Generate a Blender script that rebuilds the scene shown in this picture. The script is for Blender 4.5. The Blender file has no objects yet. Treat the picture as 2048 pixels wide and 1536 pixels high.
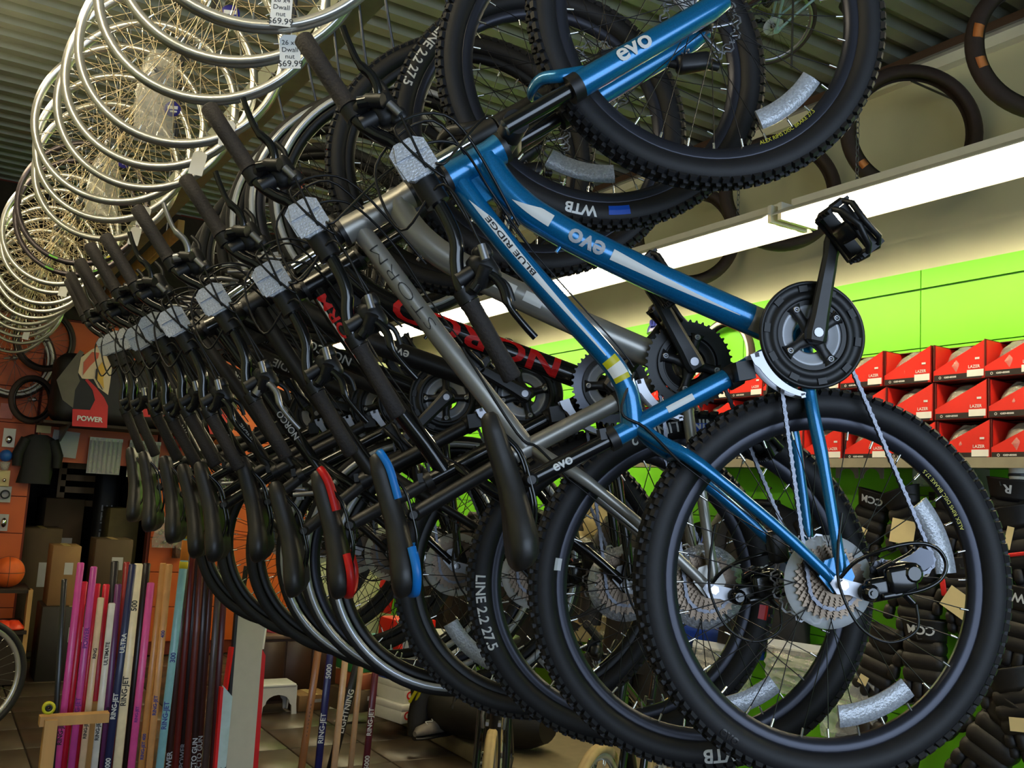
import bpy, bmesh, math, random
from mathutils import Vector, Matrix
random.seed(11)
S = bpy.context.scene
C = S.collection
PI = math.pi

# ------------------------------------------------------------------ camera, world, lights, exposure
EYE = Vector((0, 0, 1.55))
RIGHT = Vector((0.849475, -0.524268, 0.059451))
DOWN = Vector((0.113992, 0.072344, -0.990844))
FWD = Vector((0.515167, 0.848475, 0.121217))
cd = bpy.data.cameras.new('camera')
cd.sensor_width = 36.0
cd.lens = 1900.0 / 2048.0 * 36.0
cd.clip_start = 0.05
cam = bpy.data.objects.new('camera', cd)
C.objects.link(cam)
_m = Matrix((RIGHT, -DOWN, -FWD)).transposed().to_4x4()
_m.translation = EYE
cam.matrix_world = _m
S.camera = cam
S.view_settings.view_transform = 'Standard'
S.view_settings.look = 'None'
S.view_settings.gamma = 1.0
S.view_settings.use_curve_mapping = False
S.view_settings.exposure = 0.45
S.cycles.use_denoising = True
S.cycles.max_bounces = 6
S.cycles.transparent_max_bounces = 12
S.cycles.sample_clamp_indirect = 4.0

world = bpy.data.worlds.new('world')
S.world = world
world.use_nodes = True
world.node_tree.nodes['Background'].inputs[0].default_value = (0.55, 0.65, 0.8, 1)
world.node_tree.nodes['Background'].inputs[1].default_value = 0.05


def area(name, loc, rot, sx, sy, power, col):
    l = bpy.data.lights.new(name, 'AREA')
    l.shape = 'RECTANGLE'
    l.size = sx
    l.size_y = sy
    l.energy = power
    l.color = col
    o = bpy.data.objects.new(name, l)
    o.location = loc
    o.rotation_euler = rot
    C.objects.link(o)
    return o


# daylight through the shop window behind the photographer (the wall with the window is built below)
area('window_daylight', (0.9, -2.9, 1.9), (PI / 2, 0, 0), 4.4, 2.2, 105, (0.62, 0.78, 1.0))
TUBE_EMIT = 26.0
TUBE_COL = (1.0, 0.86, 0.58)


def ray(px, py):
    return RIGHT * ((px - 1024) / 1900) + DOWN * ((py - 768) / 1900) + FWD


def atY(px, py, Y):
    r = ray(px, py)
    return EYE + r * ((Y - EYE.y) / r.y)


def atX(px, py, X):
    r = ray(px, py)
    return EYE + r * ((X - EYE.x) / r.x)


def atZ(px, py, Z):
    r = ray(px, py)
    return EYE + r * ((Z - EYE.z) / r.z)


# ------------------------------------------------------------------ materials
def lin(c):
    out = []
    for x in c[:3]:
        x = x / 255.0
        out.append(x / 12.92 if x <= 0.04045 else ((x + 0.055) / 1.055) ** 2.4)
    return (*out, 1)


MATS = {}


def mat(name, rgb, rough=0.5, metal=0.0, var=0.10, scale=18.0, bump=0.0, coat=0.0, spec=None, emit=None, emit_s=0.0, stretch=None):
    if name in MATS:
        return MATS[name]
    m = bpy.data.materials.new(name)
    m.use_nodes = True
    nt = m.node_tree
    b = nt.nodes['Principled BSDF']
    b.inputs['Roughness'].default_value = rough
    b.inputs['Metallic'].default_value = metal
    if coat:
        b.inputs['Coat Weight'].default_value = coat
        b.inputs['Coat Roughness'].default_value = 0.08
    if spec is not None:
        b.inputs['Specular IOR Level'].default_value = spec
    col = lin(rgb)
    if var or bump:
        tc = nt.nodes.new('ShaderNodeTexCoord')
        mp = nt.nodes.new('ShaderNodeMapping')
        if stretch:
            mp.inputs['Scale'].default_value = stretch
        nz = nt.nodes.new('ShaderNodeTexNoise')
        nz.inputs['Scale'].default_value = scale
        nz.inputs['Detail'].default_value = 3
        nt.links.new(tc.outputs['Object'], mp.inputs[0])
        nt.links.new(mp.outputs[0], nz.inputs['Vector'])
        cr = nt.nodes.new('ShaderNodeValToRGB')
        cr.color_ramp.elements[0].position = 0.3
        cr.color_ramp.elements[1].position = 0.7
        cr.color_ramp.elements[0].color = (*[x * (1 - var) for x in col[:3]], 1)
        cr.color_ramp.elements[1].color = (*[min(1, x * (1 + var)) for x in col[:3]], 1)
        nt.links.new(nz.outputs['Fac'], cr.inputs[0])
        nt.links.new(cr.outputs[0], b.inputs['Base Color'])
        if bump:
            bp = nt.nodes.new('ShaderNodeBump')
            bp.inputs['Strength'].default_value = bump
            bp.inputs['Distance'].default_value = 0.004
            nt.links.new(nz.outputs['Fac'], bp.inputs['Height'])
            nt.links.new(bp.outputs[0], b.inputs['Normal'])
    else:
        b.inputs['Base Color'].default_value = col
    if emit:
        b.inputs['Emission Color'].default_value = (*emit, 1)
        b.inputs['Emission Strength'].default_value = emit_s
    MATS[name] = m
    return m


def clear(name, rgb, fac=0.5, rough=0.1, bump=0.4, scale=30.0):
    """thin crinkled see-through plastic: part glossy / diffuse sheet, part transparent"""
    m = mat(name, rgb, rough, 0.0, 0.05, scale, bump)
    nt = m.node_tree
    b = nt.nodes['Principled BSDF']
    out = nt.nodes['Material Output']
    tr = nt.nodes.new('ShaderNodeBsdfTransparent')
    mx = nt.nodes.new('ShaderNodeMixShader')
    mx.inputs[0].default_value = fac
    nt.links.new(tr.outputs[0], mx.inputs[1])
    nt.links.new(b.outputs[0], mx.inputs[2])
    nt.links.new(mx.outputs[0], out.inputs[0])
    return m


def flake(name, rgb, rough=0.28):
    """metallic flake paint under clear coat"""
    m = mat(name, rgb, rough, 0.45, 0.16, 420, 0.0, 0.8)
    return m


M_BLUE = flake('blue_flake_paint', (6, 114, 170))
M_GREY = mat('satin_grey_paint', (168, 165, 158), 0.36, 0.55, 0.04)
M_BLK = mat('gloss_black_paint', (15, 15, 17), 0.2, 0.0, 0.05, coat=0.5)
M_BLKS = mat('satin_black_paint', (26, 25, 26), 0.42, 0.0, 0.08)
M_CHAR = mat('charcoal_paint', (52, 50, 50), 0.4, 0.3, 0.05)
M_PLAST = mat('black_plastic', (20, 20, 22), 0.45, 0.0, 0.1)
M_RUB = mat('tyre_rubber', (25, 24, 27), 0.62, 0.0, 0.1, 60, 0.1)
M_GRIP = mat('grip_rubber', (42, 36, 33), 0.75, 0.0, 0.15, 200, 0.4)
M_RIMB = mat('anodised_grey_rim', (58, 59, 68), 0.35, 0.6, 0.05)
M_RIMK = mat('black_rim', (16, 15, 16), 0.4, 0.2, 0.05)
M_ALU = mat('brushed_aluminium', (172, 172, 177), 0.38, 0.95, 0.05)
M_CHROME = mat('polished_steel', (220, 220, 222), 0.1, 1.0, 0.02)
M_SPOKE = mat('steel_spoke', (120, 118, 116), 0.35, 0.9, 0.03)
M_SPOKEK = mat('black_spoke', (40, 38, 38), 0.4, 0.6, 0.03)
M_NIP = mat('bright_nipple', (235, 233, 228), 0.2, 0.9, 0.02)
M_CASS = mat('nickel_sprocket', (128, 112, 96), 0.38, 0.9, 0.1)
M_CHAIN = mat('chain_steel', (112, 114, 122), 0.35, 0.85, 0.15, 300)
M_GSTEEL = mat('grey_plated_steel', (92, 94, 102), 0.35, 0.7, 0.08)
M_SADDLE = mat('black_saddle_vinyl', (36, 34, 32), 0.42, 0.0, 0.1, 40, 0.08)
M_CABLE = mat('black_cable_housing', (22, 21, 22), 0.4)
M_WHITE = mat('white_decal', (225, 225, 222), 0.4, 0, 0.02)
M_GREYDEC = mat('grey_decal', (178, 180, 186), 0.4, 0, 0.02)
M_DARKDEC = mat('dark_decal', (38, 37, 38), 0.45, 0, 0.02)
M_RED = mat('red_decal', (205, 22, 24), 0.4, 0, 0.03)
M_BLUEDEC = mat('blue_decal', (20, 80, 190), 0.4, 0, 0.03)
M_CYAN = mat('bright_blue_trim', (18, 120, 205), 0.4, 0, 0.03)
M_YEL = mat('yellow_decal', (205, 195, 30), 0.4, 0, 0.05)
M_REFL = mat('clear_reflector', (188, 191, 197), 0.2, 0.2, 0.2, 240, 0.4)
M_STRIPE = mat('reflective_stripe', (205, 210, 220), 0.3, 0.35, 0.04)
M_ROTOR = mat('rotor_steel', (165, 165, 172), 0.3, 0.9, 0.05)
M_MIRROR = mat('mirrored_spoke_guard', (214, 216, 222), 0.16, 0.6, 0.25, 130, 0.9)
M_CLEARD = clear('clear_spoke_guard', (225, 228, 232), 0.55, 0.12, 0.3, 25)
M_SILVRIM = mat('silver_alloy_rim', (225, 222, 214), 0.28, 0.75, 0.03)
M_TAN = mat('tan_sidewall', (176, 150, 100), 0.7, 0, 0.1)
M_PAPER = mat('white_card', (238, 236, 228), 0.8, 0, 0.03)
M_INK = mat('black_ink', (25, 24, 30), 0.7, 0, 0.02)


# ------------------------------------------------------------------ mesh builder
class MB:
    def __init__(s):
        s.v = []
        s.f = []
        s.sm = []

    def add(s, vs, fs, smooth=False, M=None):
        o = len(s.v)
        if M is not None:
            vs = [M @ Vector(v) for v in vs]
        s.v += [tuple(v) for v in vs]
        s.f += [tuple(i + o for i in f) for f in fs]
        s.sm += [smooth] * len(fs)
        return s

    def box(s, c, d, M=None, taper=1.0):
        x, y, z = d[0] / 2, d[1] / 2, d[2] / 2
        t = taper
        vs = [(-x, -y, -z), (x, -y, -z), (x, y, -z), (-x, y, -z), (-x * t, -y * t, z), (x * t, -y * t, z), (x * t, y * t, z), (-x * t, y * t, z)]
        T = Matrix.Translation(c)
        if M is not None:
            T = T @ M.to_4x4()
        return s.add(vs, [(3, 2, 1, 0), (4, 5, 6, 7), (0, 1, 5, 4), (1, 2, 6, 5), (2, 3, 7, 6), (3, 0, 4, 7)], False, T)

    def rbox(s, c, d, r=0.01, M=None, seg=2):
        bm = bmesh.new()
        bmesh.ops.create_cube(bm, size=1.0)
        for v in bm.verts:
            v.co = Vector((v.co.x * d[0], v.co.y * d[1], v.co.z * d[2]))
        bmesh.ops.bevel(bm, geom=list(bm.edges), offset=min(r, min(d) * 0.49), segments=seg, profile=0.5, affect='EDGES')
        bm.verts.index_update()
        T = Matrix.Translation(c)
        if M is not None:
            T = T @ M.to_4x4()
        s.add([v.co.copy() for v in bm.verts], [[v.index for v in f.verts] for f in bm.faces], True, T)
        bm.free()
        return s

    def tube(s, path, r, n=10, caps=True, closed=False, smooth=True, flat=None):
        P = [Vector(p) for p in path]
        k = len(P)
        R = [r] * k if not isinstance(r, (list, tuple)) else list(r)
        if len(R) != k:
            R = [R[0] + (R[-1] - R[0]) * i / (k - 1) for i in range(k)]
        T = []
        for i in range(k):
            if closed:
                t = P[(i + 1) % k] - P[i - 1]
            else:
                t = P[min(i + 1, k - 1)] - P[max(i - 1, 0)]
            if t.length < 1e-9:
                t = Vector((0, 0, 1))
            T.append(t.normalized())
        ref = Vector((0, 1, 0)) if abs(T[0].y) < 0.9 else Vector((1, 0, 0))
        nrm = (ref - T[0] * ref.dot(T[0])).normalized()
        vs = []
        for i in range(k):
            nrm = (nrm - T[i] * nrm.dot(T[i]))
            if nrm.length < 1e-6:
                nrm = T[i].orthogonal()
            nrm.normalize()
            bn = T[i].cross(nrm)
            for j in range(n):
                a = 2 * PI * j / n
                f = flat or 1.0
                vs.append(P[i] + (nrm * math.cos(a) * f + bn * math.sin(a)) * R[i])
        fs = []
        m = k if closed else k - 1
        for i in range(m):
            for j in range(n):
                a, b = i * n + j, i * n + (j + 1) % n
                i2 = (i + 1) % k
                fs.append((a, b, i2 * n + (j + 1) % n, i2 * n + j))
        s.add(vs, fs, smooth)
        if caps and not closed:
            s.add(vs[:n], [tuple(range(n))[::-1]], False)
            s.add(vs[-n:], [tuple(range(n))], False)
        return s

    def lathe(s, prof, n=48, closed=True, c=(0, 0, 0), smooth=True, a0=0.0, a1=None):
        """profile of (radius, y) revolved about the local Y axis"""
        k = len(prof)
        full = a1 is None
        a1 = 2 * PI if full else a1
        vs = []
        cnt = n if full else n + 1
        for i in range(cnt):
            a = a0 + (a1 - a0) * i / n
            ca, sa = math.cos(a), math.sin(a)
            for (r, y) in prof:
                vs.append((c[0] + r * ca, c[1] + y, c[2] + r * sa))
        fs = []
        for i in range(n):
            i2 = (i + 1) % cnt
            for j in range(k if closed else k - 1):
                j2 = (j + 1) % k
                fs.append((i * k + j, i2 * k + j, i2 * k + j2, i * k + j2))
        s.add(vs, fs, smooth)
        if not full and closed:
            s.add(vs[:k], [tuple(range(k))])
            s.add(vs[-k:], [tuple(range(k))[::-1]])
        return s

    def prism(s, poly, y0, y1, M=None):
        """polygon in XZ, extruded along Y"""
        n = len(poly)
        vs = [(p[0], y0, p[1]) for p in poly] + [(p[0], y1, p[1]) for p in poly]
        fs = [tuple(range(n)), tuple(range(2 * n - 1, n - 1, -1))]
        fs += [(i, i + n, (i + 1) % n + n, (i + 1) % n) for i in range(n)]
        return s.add(vs, fs, False, M)

    def annulus(s, outer, inner, y0, y1, c=(0, 0, 0)):
        n = len(outer)
        vs = []
        for y in (y0, y1):
            vs += [(c[0] + p[0], c[1] + y, c[2] + p[1]) for p in outer]
            vs += [(c[0] + p[0], c[1] + y, c[2] + p[1]) for p in inner]
        fs = []
        for i in range(n):
            j = (i + 1) % n
            fs += [(i, j, n + j, n + i), (2 * n + j, 2 * n + i, 3 * n + i, 3 * n + j), (i, 2 * n + i, 2 * n + j, j), (n + j, 3 * n + j, 3 * n + i, n + i)]
        return s.add(vs, fs)

    def ball(s, c, r, n=10, m=7):
        rx, ry, rz = (r, r, r) if not isinstance(r, (tuple, list)) else r
        vs = []
        for i in range(m + 1):
            t = PI * i / m
            for j in range(n):
                a = 2 * PI * j / n
                vs.append((c[0] + rx * math.sin(t) * math.cos(a), c[1] + ry * math.sin(t) * math.sin(a), c[2] + rz * math.cos(t)))
        fs = []
        for i in range(m):
            for j in range(n):
                fs.append((i * n + j, (i + 1) * n + j, (i + 1) * n + (j + 1) % n, i * n + (j + 1) % n))
        return s.add(vs, fs, True)

    def loft(s, rings, caps=True, smooth=True):
        n = len(rings[0])
        vs = [p for r in rings for p in r]
        fs = []
        for i in range(len(rings) - 1):
            for j in range(n):
                fs.append((i * n + j, i * n + (j + 1) % n, (i + 1) * n + (j + 1) % n, (i + 1) * n + j))
        s.add(vs, fs, smooth)
        if caps:
            s.add(rings[0], [tuple(range(n))[::-1]])
            s.add(rings[-1], [tuple(range(n))])
        return s

    def mesh(s, name, m):
        me = bpy.data.meshes.new(name)
        me.from_pydata(s.v, [], s.f)
        me.polygons.foreach_set('use_smooth', s.sm)
        me.materials.append(m)
        me.update()
        return me


def crv(pts, n=6, closed=False):
    """Catmull-Rom through the points"""
    P = [Vector(p) for p in pts]
    k = len(P)
    out = []
    rng = range(k if closed else k - 1)
    for i in rng:
        if closed:
            a, b, c, d = P[i - 1], P[i], P[(i + 1) % k], P[(i + 2) % k]
        else:
            a, b, c, d = P[max(i - 1, 0)], P[i], P[i + 1], P[min(i + 2, k - 1)]
        for j in range(n):
            t = j / n
            out.append(0.5 * ((2 * b) + (c - a) * t + (2 * a - 5 * b + 4 * c - d) * t * t + (3 * b - a - 3 * c + d) * t ** 3))
    if not closed:
        out.append(P[-1])
    return out


def empty(name, parent=None, M=None, loc=None):
    o = bpy.data.objects.new(name, None)
    o.empty_display_size = 0.05
    C.objects.link(o)
    if parent:
        o.parent = parent
    if M is not None:
        o.matrix_basis = M
    if loc is not None:
        o.location = loc
    return o


MESH = {}


def part(name, mb, m, parent=None, loc=None, rot=None, key=None, stuff=False, label=None, M=None):
    """one mesh object; a key shares the mesh data between alike pieces (mb may then be a function)"""
    kk = (key, m.name) if key else None
    if kk and kk in MESH:
        me = MESH[kk]
    else:
        if callable(mb):
            mb = mb()
        me = mb.mesh(name, m)
        if kk:
            MESH[kk] = me
    o = bpy.data.objects.new(name, me)
    C.objects.link(o)
    if parent:
        o.parent = parent
    if M is not None:
        o.matrix_basis = M
    if loc is not None:
        o.location = loc
    if rot is not None:
        o.rotation_euler = rot
    if stuff:
        o['kind'] = 'stuff'
    if label:
        o['label'] = label
    return o


def tag(o, label, cat, group=None):
    o['label'] = label
    o['category'] = cat
    if group:
        o['group'] = group
    return o


def struct(o):
    o['kind'] = 'structure'
    return o


# ------------------------------------------------------------------ lettering
TXT = {}


def glyphs(s, size, cell=0.0, bold=0.0):
    """2-D triangles of a word, starting at x = 0, vertically centred; cut into cells so that it can be wrapped round a tube"""
    k = (s, round(size, 5), cell, bold)
    if k in TXT:
        return TXT[k]
    cu = bpy.data.curves.new('lettering', 'FONT')
    cu.body = s
    cu.size = size
    cu.offset = bold
    cu.resolution_u = 3
    o = bpy.data.objects.new('lettering', cu)
    C.objects.link(o)
    dg = bpy.context.evaluated_depsgraph_get()
    me = bpy.data.meshes.new_from_object(o.evaluated_get(dg))
    bpy.data.objects.remove(o)
    bpy.data.curves.remove(cu)
    bm = bmesh.new()
    bm.from_mesh(me)
    bpy.data.meshes.remove(me)
    xs = [v.co.x for v in bm.verts] or [0]
    ys = [v.co.y for v in bm.verts] or [0]
    x0, x1, y0, y1 = min(xs), max(xs), min(ys), max(ys)
    bmesh.ops.triangulate(bm, faces=list(bm.faces))
    if cell:
        q = y0 + cell
        while q < y1:
            bmesh.ops.bisect_plane(bm, geom=list(bm.verts) + list(bm.edges) + list(bm.faces), plane_co=(0, q, 0), plane_no=(0, 1, 0))
            q += cell
        q = x0 + cell * 2
        while q < x1:
            bmesh.ops.bisect_plane(bm, geom=list(bm.verts) + list(bm.edges) + list(bm.faces), plane_co=(q, 0, 0), plane_no=(1, 0, 0))
            q += cell * 2
    bm.verts.index_update()
    r = ([(v.co.x - x0, v.co.y - (y0 + y1) / 2) for v in bm.verts], [[v.index for v in f.verts] for f in bm.faces], x1 - x0)
    bm.free()
    TXT[k] = r
    return r


def flat_text(mb, s, size, M, bold=0.0, mirror=False, center=True, fit=None):
    """lettering lying in the XY plane of M"""
    vs, fs, w = glyphs(s, size, 0.0, bold)
    k = 1.0 if not fit or w < 1e-6 else fit / w
    dx = w * k / 2 if center else 0
    mb.add([M @ Vector((x * k - dx, y, 0)) for x, y in vs], fs)
    return mb


class Axis:
    """a tube's centre line in the bicycle's own plane: maps (distance, height on the tube) to the drive side of its surface"""

    def __init__(s, pts, r):
        s.P = [Vector((p[0], p[2] if len(p) > 2 else 0.0, p[1])) for p in pts]
        s.L = [0.0]
        for a, b in zip(s.P, s.P[1:]):
            s.L.append(s.L[-1] + (b - a).length)
        s.r = r

    def at(s, d, t, lift=1.015):
        i = 0
        while i < len(s.L) - 2 and d > s.L[i + 1]:
            i += 1
        a, b = s.P[i], s.P[i + 1]
        k = (d - s.L[i]) / (s.L[i + 1] - s.L[i])
        c = a.lerp(b, k)
        dr = (b - a).normalized()
        up = Vector((-dr.z, 0, dr.x)).normalized()
        t = max(-s.r * 0.999, min(s.r * 0.999, t))
        rr = s.r * lift
        ang = t / s.r
        return c + up * (rr * math.sin(ang)) + Vector((0, -1, 0)) * (rr * math.cos(ang))

    def text(s, mb, word, size, d0, t0=0.0, bold=0.0, fit=None):
        vs, fs, w = glyphs(word, size, size * 0.22, bold)
        k = 1 if not fit else fit / w
        mb.add([s.at(d0 + x * k, t0 + y, 1.045) for x, y in vs], fs)

    def band(s, mb, d0, d1, lo, hi, n=14, m=5):
        """decal between heights lo(x) and hi(x), x in 0..1"""
        vs = []
        for i in range(n + 1):
            x = i / n
            a, b = lo(x), hi(x)
            for j in range(m + 1):
                vs.append(s.at(d0 + (d1 - d0) * x, a + (b - a) * j / m, 1.02))
        fs = [(i * (m + 1) + j, (i + 1) * (m + 1) + j, (i + 1) * (m + 1) + j + 1, i * (m + 1) + j + 1) for i in range(n) for j in range(m)]
        mb.add(vs, fs, True)


def arc_text(mb, word, size, radius, ang, prof, ccw=True, bold=0.0, fit=None):
    """lettering on a wheel's drive side, centred on angle ang; prof(r) gives the sidewall's y"""
    vs, fs, w = glyphs(word, size, size * 0.4, bold)
    k = 1 if not fit else fit / w
    out = []
    for x, y in vs:
        x = (x - w / 2) * k
        if ccw:
            a, r = ang + x / radius, radius - y
        else:
            a, r = ang - x / radius, radius + y
        out.append((r * math.cos(a), -prof(r), r * math.sin(a)))
    mb.add(out, fs)
# ------------------------------------------------------------------ the room
M_FLOORG = mat('floor_grout', (44, 36, 29), 0.8, 0, 0.1)
M_TILE = mat('brown_floor_tile', (66, 56, 45), 0.4, 0, 0.22, 9, 0.15)
M_CREAM = mat('cream_painted_wall', (205, 204, 168), 0.55, 0, 0.05, 3, 0.05)
M_GREEN = mat('lime_green_slatwall', (118, 214, 34), 0.5, 0, 0.03, 4)
M_GREENG = mat('green_groove', (52, 104, 18), 0.7, 0, 0.05)
M_ORANGE = mat('orange_slatwall', (205, 92, 16), 0.5, 0, 0.05, 5)
M_ORANGEG = mat('orange_groove', (110, 36, 12), 0.7, 0, 0.05)
M_DECK = mat('painted_steel_deck', (132, 136, 121), 0.5, 0.15, 0.08, 6)
M_BROWN = mat('brown_trim', (84, 62, 48), 0.5, 0, 0.1)
M_WTRIM = mat('white_trim', (232, 230, 205), 0.4, 0, 0.03)
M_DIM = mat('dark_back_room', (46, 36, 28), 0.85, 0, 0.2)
M_WOOD = mat('pale_pine', (186, 142, 84), 0.55, 0, 0.14, 14, 0.06, stretch=(1, 1, 0.06))
M_BEAM = mat('grey_steel_channel', (136, 140, 120), 0.5, 0.2, 0.12, 12)
M_PLINTH = mat('beige_plinth', (112, 102, 78), 0.6, 0, 0.1)
M_GLASS = clear('window_glass', (200, 215, 225), 0.12, 0.03, 0.0)
M_TUBE = mat('fluorescent_tube', (255, 248, 230), 0.4, 0, 0, emit=TUBE_COL, emit_s=TUBE_EMIT)
M_FIX = mat('white_enamel', (225, 222, 205), 0.35, 0, 0.03)
CEIL = 4.0
XW = 4.2
YB = 9.0

fl = struct(part('floor', MB().box((0.6, 3.2, -0.06), (7.6, 13.2, 0.1)), M_FLOORG))
for i in range(9):
    for j in range(12):
        part('floor_tile', lambda: MB().rbox((0, 0, 0), (0.452, 0.452, 0.02), 0.004, seg=1), M_TILE, fl, (-0.95 + i * 0.46, 3.6 + j * 0.46, 0.0 - 0.008 + random.uniform(-0.0008, 0.0008)), key='tile')

# corrugated steel deck, ribs running across the shop
mb = MB()
x0, x1 = -3.2, 4.4
y = -3.4
prof = []
while y < 11.6:
    prof += [(y, 0.0), (y + 0.075, 0.0), (y + 0.09, 0.055), (y + 0.165, 0.055)]
    y += 0.18
n = len(prof)
mb.add([(x0, p[0], CEIL + p[1]) for p in prof] + [(x1, p[0], CEIL + p[1]) for p in prof], [(i, i + 1, n + i + 1, n + i) for i in range(n - 1)])
struct(part('ceiling', mb, M_DECK))

wr = struct(part('wall_right', MB().box((XW + 0.06, 2.85, CEIL / 2), (0.12, 12.5, CEIL)), M_CREAM))
GT = 2.83
part('groove_backing', MB().box((XW - 0.004, 2.85, (GT + 0.05) / 2), (0.008, 12.3, GT - 0.05)), M_GREENG, wr)
zs = [(GT - 0.095, GT)]
z = GT - 0.10
while z > 0.2:
    zs.append((max(0.06, z - 0.30), z - 0.006))
    z -= 0.30
for (za, zb) in zs:
    yy = -0.7
    for k in range(8):
        part('slat', (lambda h=zb - za: MB().box((0, 0, 0), (0.018, 1.214, h))), M_GREEN, wr, (XW - 0.012, yy + 0.61 + k * 1.22, (za + zb) / 2), key=('gslat', round(zb - za, 3)))
struct(part('trim_1', MB().box((XW - 0.03, 2.85, CEIL - 0.115), (0.06, 12.4, 0.06)), M_WTRIM))
struct(part('trim_2', MB().box((XW - 0.045, 2.85, CEIL - 0.06), (0.05, 12.4, 0.045)).box((XW - 0.02, 2.85, CEIL - 0.02), (0.02, 12.4, 0.04)), M_BROWN))
struct(part('trim_3', MB().box((XW - 0.06, 2.85, CEIL - 0.085), (0.06, 12.4, 0.012)), M_ALU))
struct(part('wall_left', MB().box((-3.1, 2.85, CEIL / 2), (0.12, 12.5, CEIL)), M_CREAM))
# the shop front behind the photographer, with its window
struct(part('wall_front', MB().box((-2.3, -3.3, CEIL / 2), (1.7, 0.12, CEIL)).box((3.7, -3.3, CEIL / 2), (1.2, 0.12, CEIL)).box((0.83, -3.3, 0.35), (4.6, 0.12, 0.7)).box((0.83, -3.3, 3.55), (4.6, 0.12, 0.9)), M_CREAM))
wn = struct(part('window_1', MB().box((0.83, -3.3, 0.73), (4.6, 0.14, 0.06)).box((0.83, -3.3, 3.07), (4.6, 0.14, 0.06)).box((-1.44, -3.3, 1.9), (0.06, 0.14, 2.4)).box((3.1, -3.3, 1.9), (0.06, 0.14, 2.4)).box((0.83, -3.3, 1.9), (0.06, 0.14, 2.4)), M_ALU))
for x in (-0.3, 1.96):
    part('pane', MB().box((x, -3.3, 1.9), (2.2, 0.008, 2.28)), M_GLASS, wn)

# back wall: orange slatwall round a low opening into a dark store room
wb = struct(part('wall_back', MB().box((-1.15, YB + 0.06, CEIL / 2), (3.85, 0.12, CEIL)).box((2.98, YB + 0.06, CEIL / 2), (2.44, 0.12, CEIL)).box((1.27, YB + 0.06, 2.84), (1.0, 0.12, 2.3)), M_ORANGEG))
for r in range(9):
    za, zb = 0.12 + r * 0.305, 0.12 + r * 0.305 + 0.298
    for (xa, xb) in ((-0.6, 0.76), (0.78, 1.76), (1.78, 3.2)):
        if xa == 0.78 and zb < 1.70:
            continue
        part('slat', MB().box(((xa + xb) / 2, YB - 0.01, (za + zb) / 2), (xb - xa - 0.006, 0.02, zb - za)), M_ORANGE, wb)
part('upper_panel', MB().box((0.6, YB - 0.012, 3.43), (7.2, 0.02, 1.1)), M_DIM, wb)
part('side_panel', MB().box((3.7, YB - 0.012, 1.45), (0.98, 0.02, 2.85)), M_CREAM, wb)
struct(part('wall_store_room', MB().box((1.3, 11.4, 2.0), (3.6, 0.1, 4.0)).box((-0.5, 10.2, 2.0), (0.1, 2.3, 4.0)).box((3.1, 10.2, 2.0), (0.1, 2.3, 4.0)).box((1.3, 10.2, 0.0), (3.6, 2.3, 0.02)), M_DIM))
pl = struct(part('plinth', MB().rbox((3.56, 3.2, 0.05), (1.26, 11.4, 0.10), 0.012), M_PLINTH))

# ------------------------------------------------------------------ strip lights on chains
def chain_links(mb, p, q, L=0.026, r=0.0022):
    n = max(2, int((q - p).length / L))
    for i in range(n):
        c = p.lerp(q, (i + 0.5) / n)
        ax = Vector((1, 0, 0)) if i % 2 else Vector((0, 1, 0))
        pts = []
        for a in range(8):
            t = 2 * PI * a / 8
            pts.append(c + ax * (0.008 * math.cos(t)) + Vector((0, 0, 0.0165 * math.sin(t))))
        mb.tube(pts, r, 4, False, True)


def strip_light(label, x, z, y0, y1, grp, chains=True, wings=True):
    r = empty('strip_light', None, None, (x, (y0 + y1) / 2, z))
    tag(r, label, 'ceiling light', grp)
    h = (y1 - y0) / 2
    part('housing', MB().box((0, 0, 0.055), (0.09, 2 * h - 0.02, 0.07)) if not wings else MB().box((0, 0, 0.055), (0.09, 2 * h - 0.02, 0.07)).box((0, 0, 0.022), (0.24, 2 * h - 0.02, 0.006)).box((-0.145, 0, 0.004), (0.065, 2 * h - 0.02, 0.005), Matrix.Rotation(-0.6, 3, 'Y')).box((0.145, 0, 0.004), (0.065, 2 * h - 0.02, 0.005), Matrix.Rotation(0.6, 3, 'Y')), M_FIX, r)
    for s in (-1, 1):
        part('fluorescent_tube', lambda: MB().tube([(0, -h + 0.03, 0), (0, h - 0.03, 0)], 0.019, 10), M_TUBE, r, (s * 0.07, 0, -0.012), key=('tube', round(h, 3)))
        part('end_cap', lambda: MB().box((0, 0, 0), (0.25, 0.022, 0.085)), M_FIX, r, (0, s * (h - 0.012), 0.015), key='endcap')
        if chains:
            mb = MB()
            chain_links(mb, Vector((0, s * (h - 0.35), 0.09)), Vector((0, s * (h - 0.35), CEIL - z)))
            part('chain', mb, M_CHAIN, r)
    return r


LX, LZ = 3.42, 2.965
g = 'strip lights hung beside the right wall'
strip_light('fluorescent strip light crossing the right edge, nearest over the red boxes', LX, LZ, 0.72, 3.10, g)
strip_light('fluorescent strip light crossing behind the blue bike down tube', LX, LZ, 3.14, 5.52, g)
strip_light('fluorescent strip light seen between the grey and black frames', LX, LZ, 5.56, 7.94, g)
strip_light('short run of fluorescent light at the far end by the back wall', LX, LZ, 7.98, 8.9, g)
g = 'strip lights over the loose wheels'
strip_light('fluorescent strip light above the near loose wheels, outside the picture', -0.34, 3.3, 0.9, 3.3, g, True, False)
strip_light('fluorescent strip light above the far loose wheels, outside the picture', -0.34, 3.3, 3.7, 6.1, g, True, False)

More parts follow.
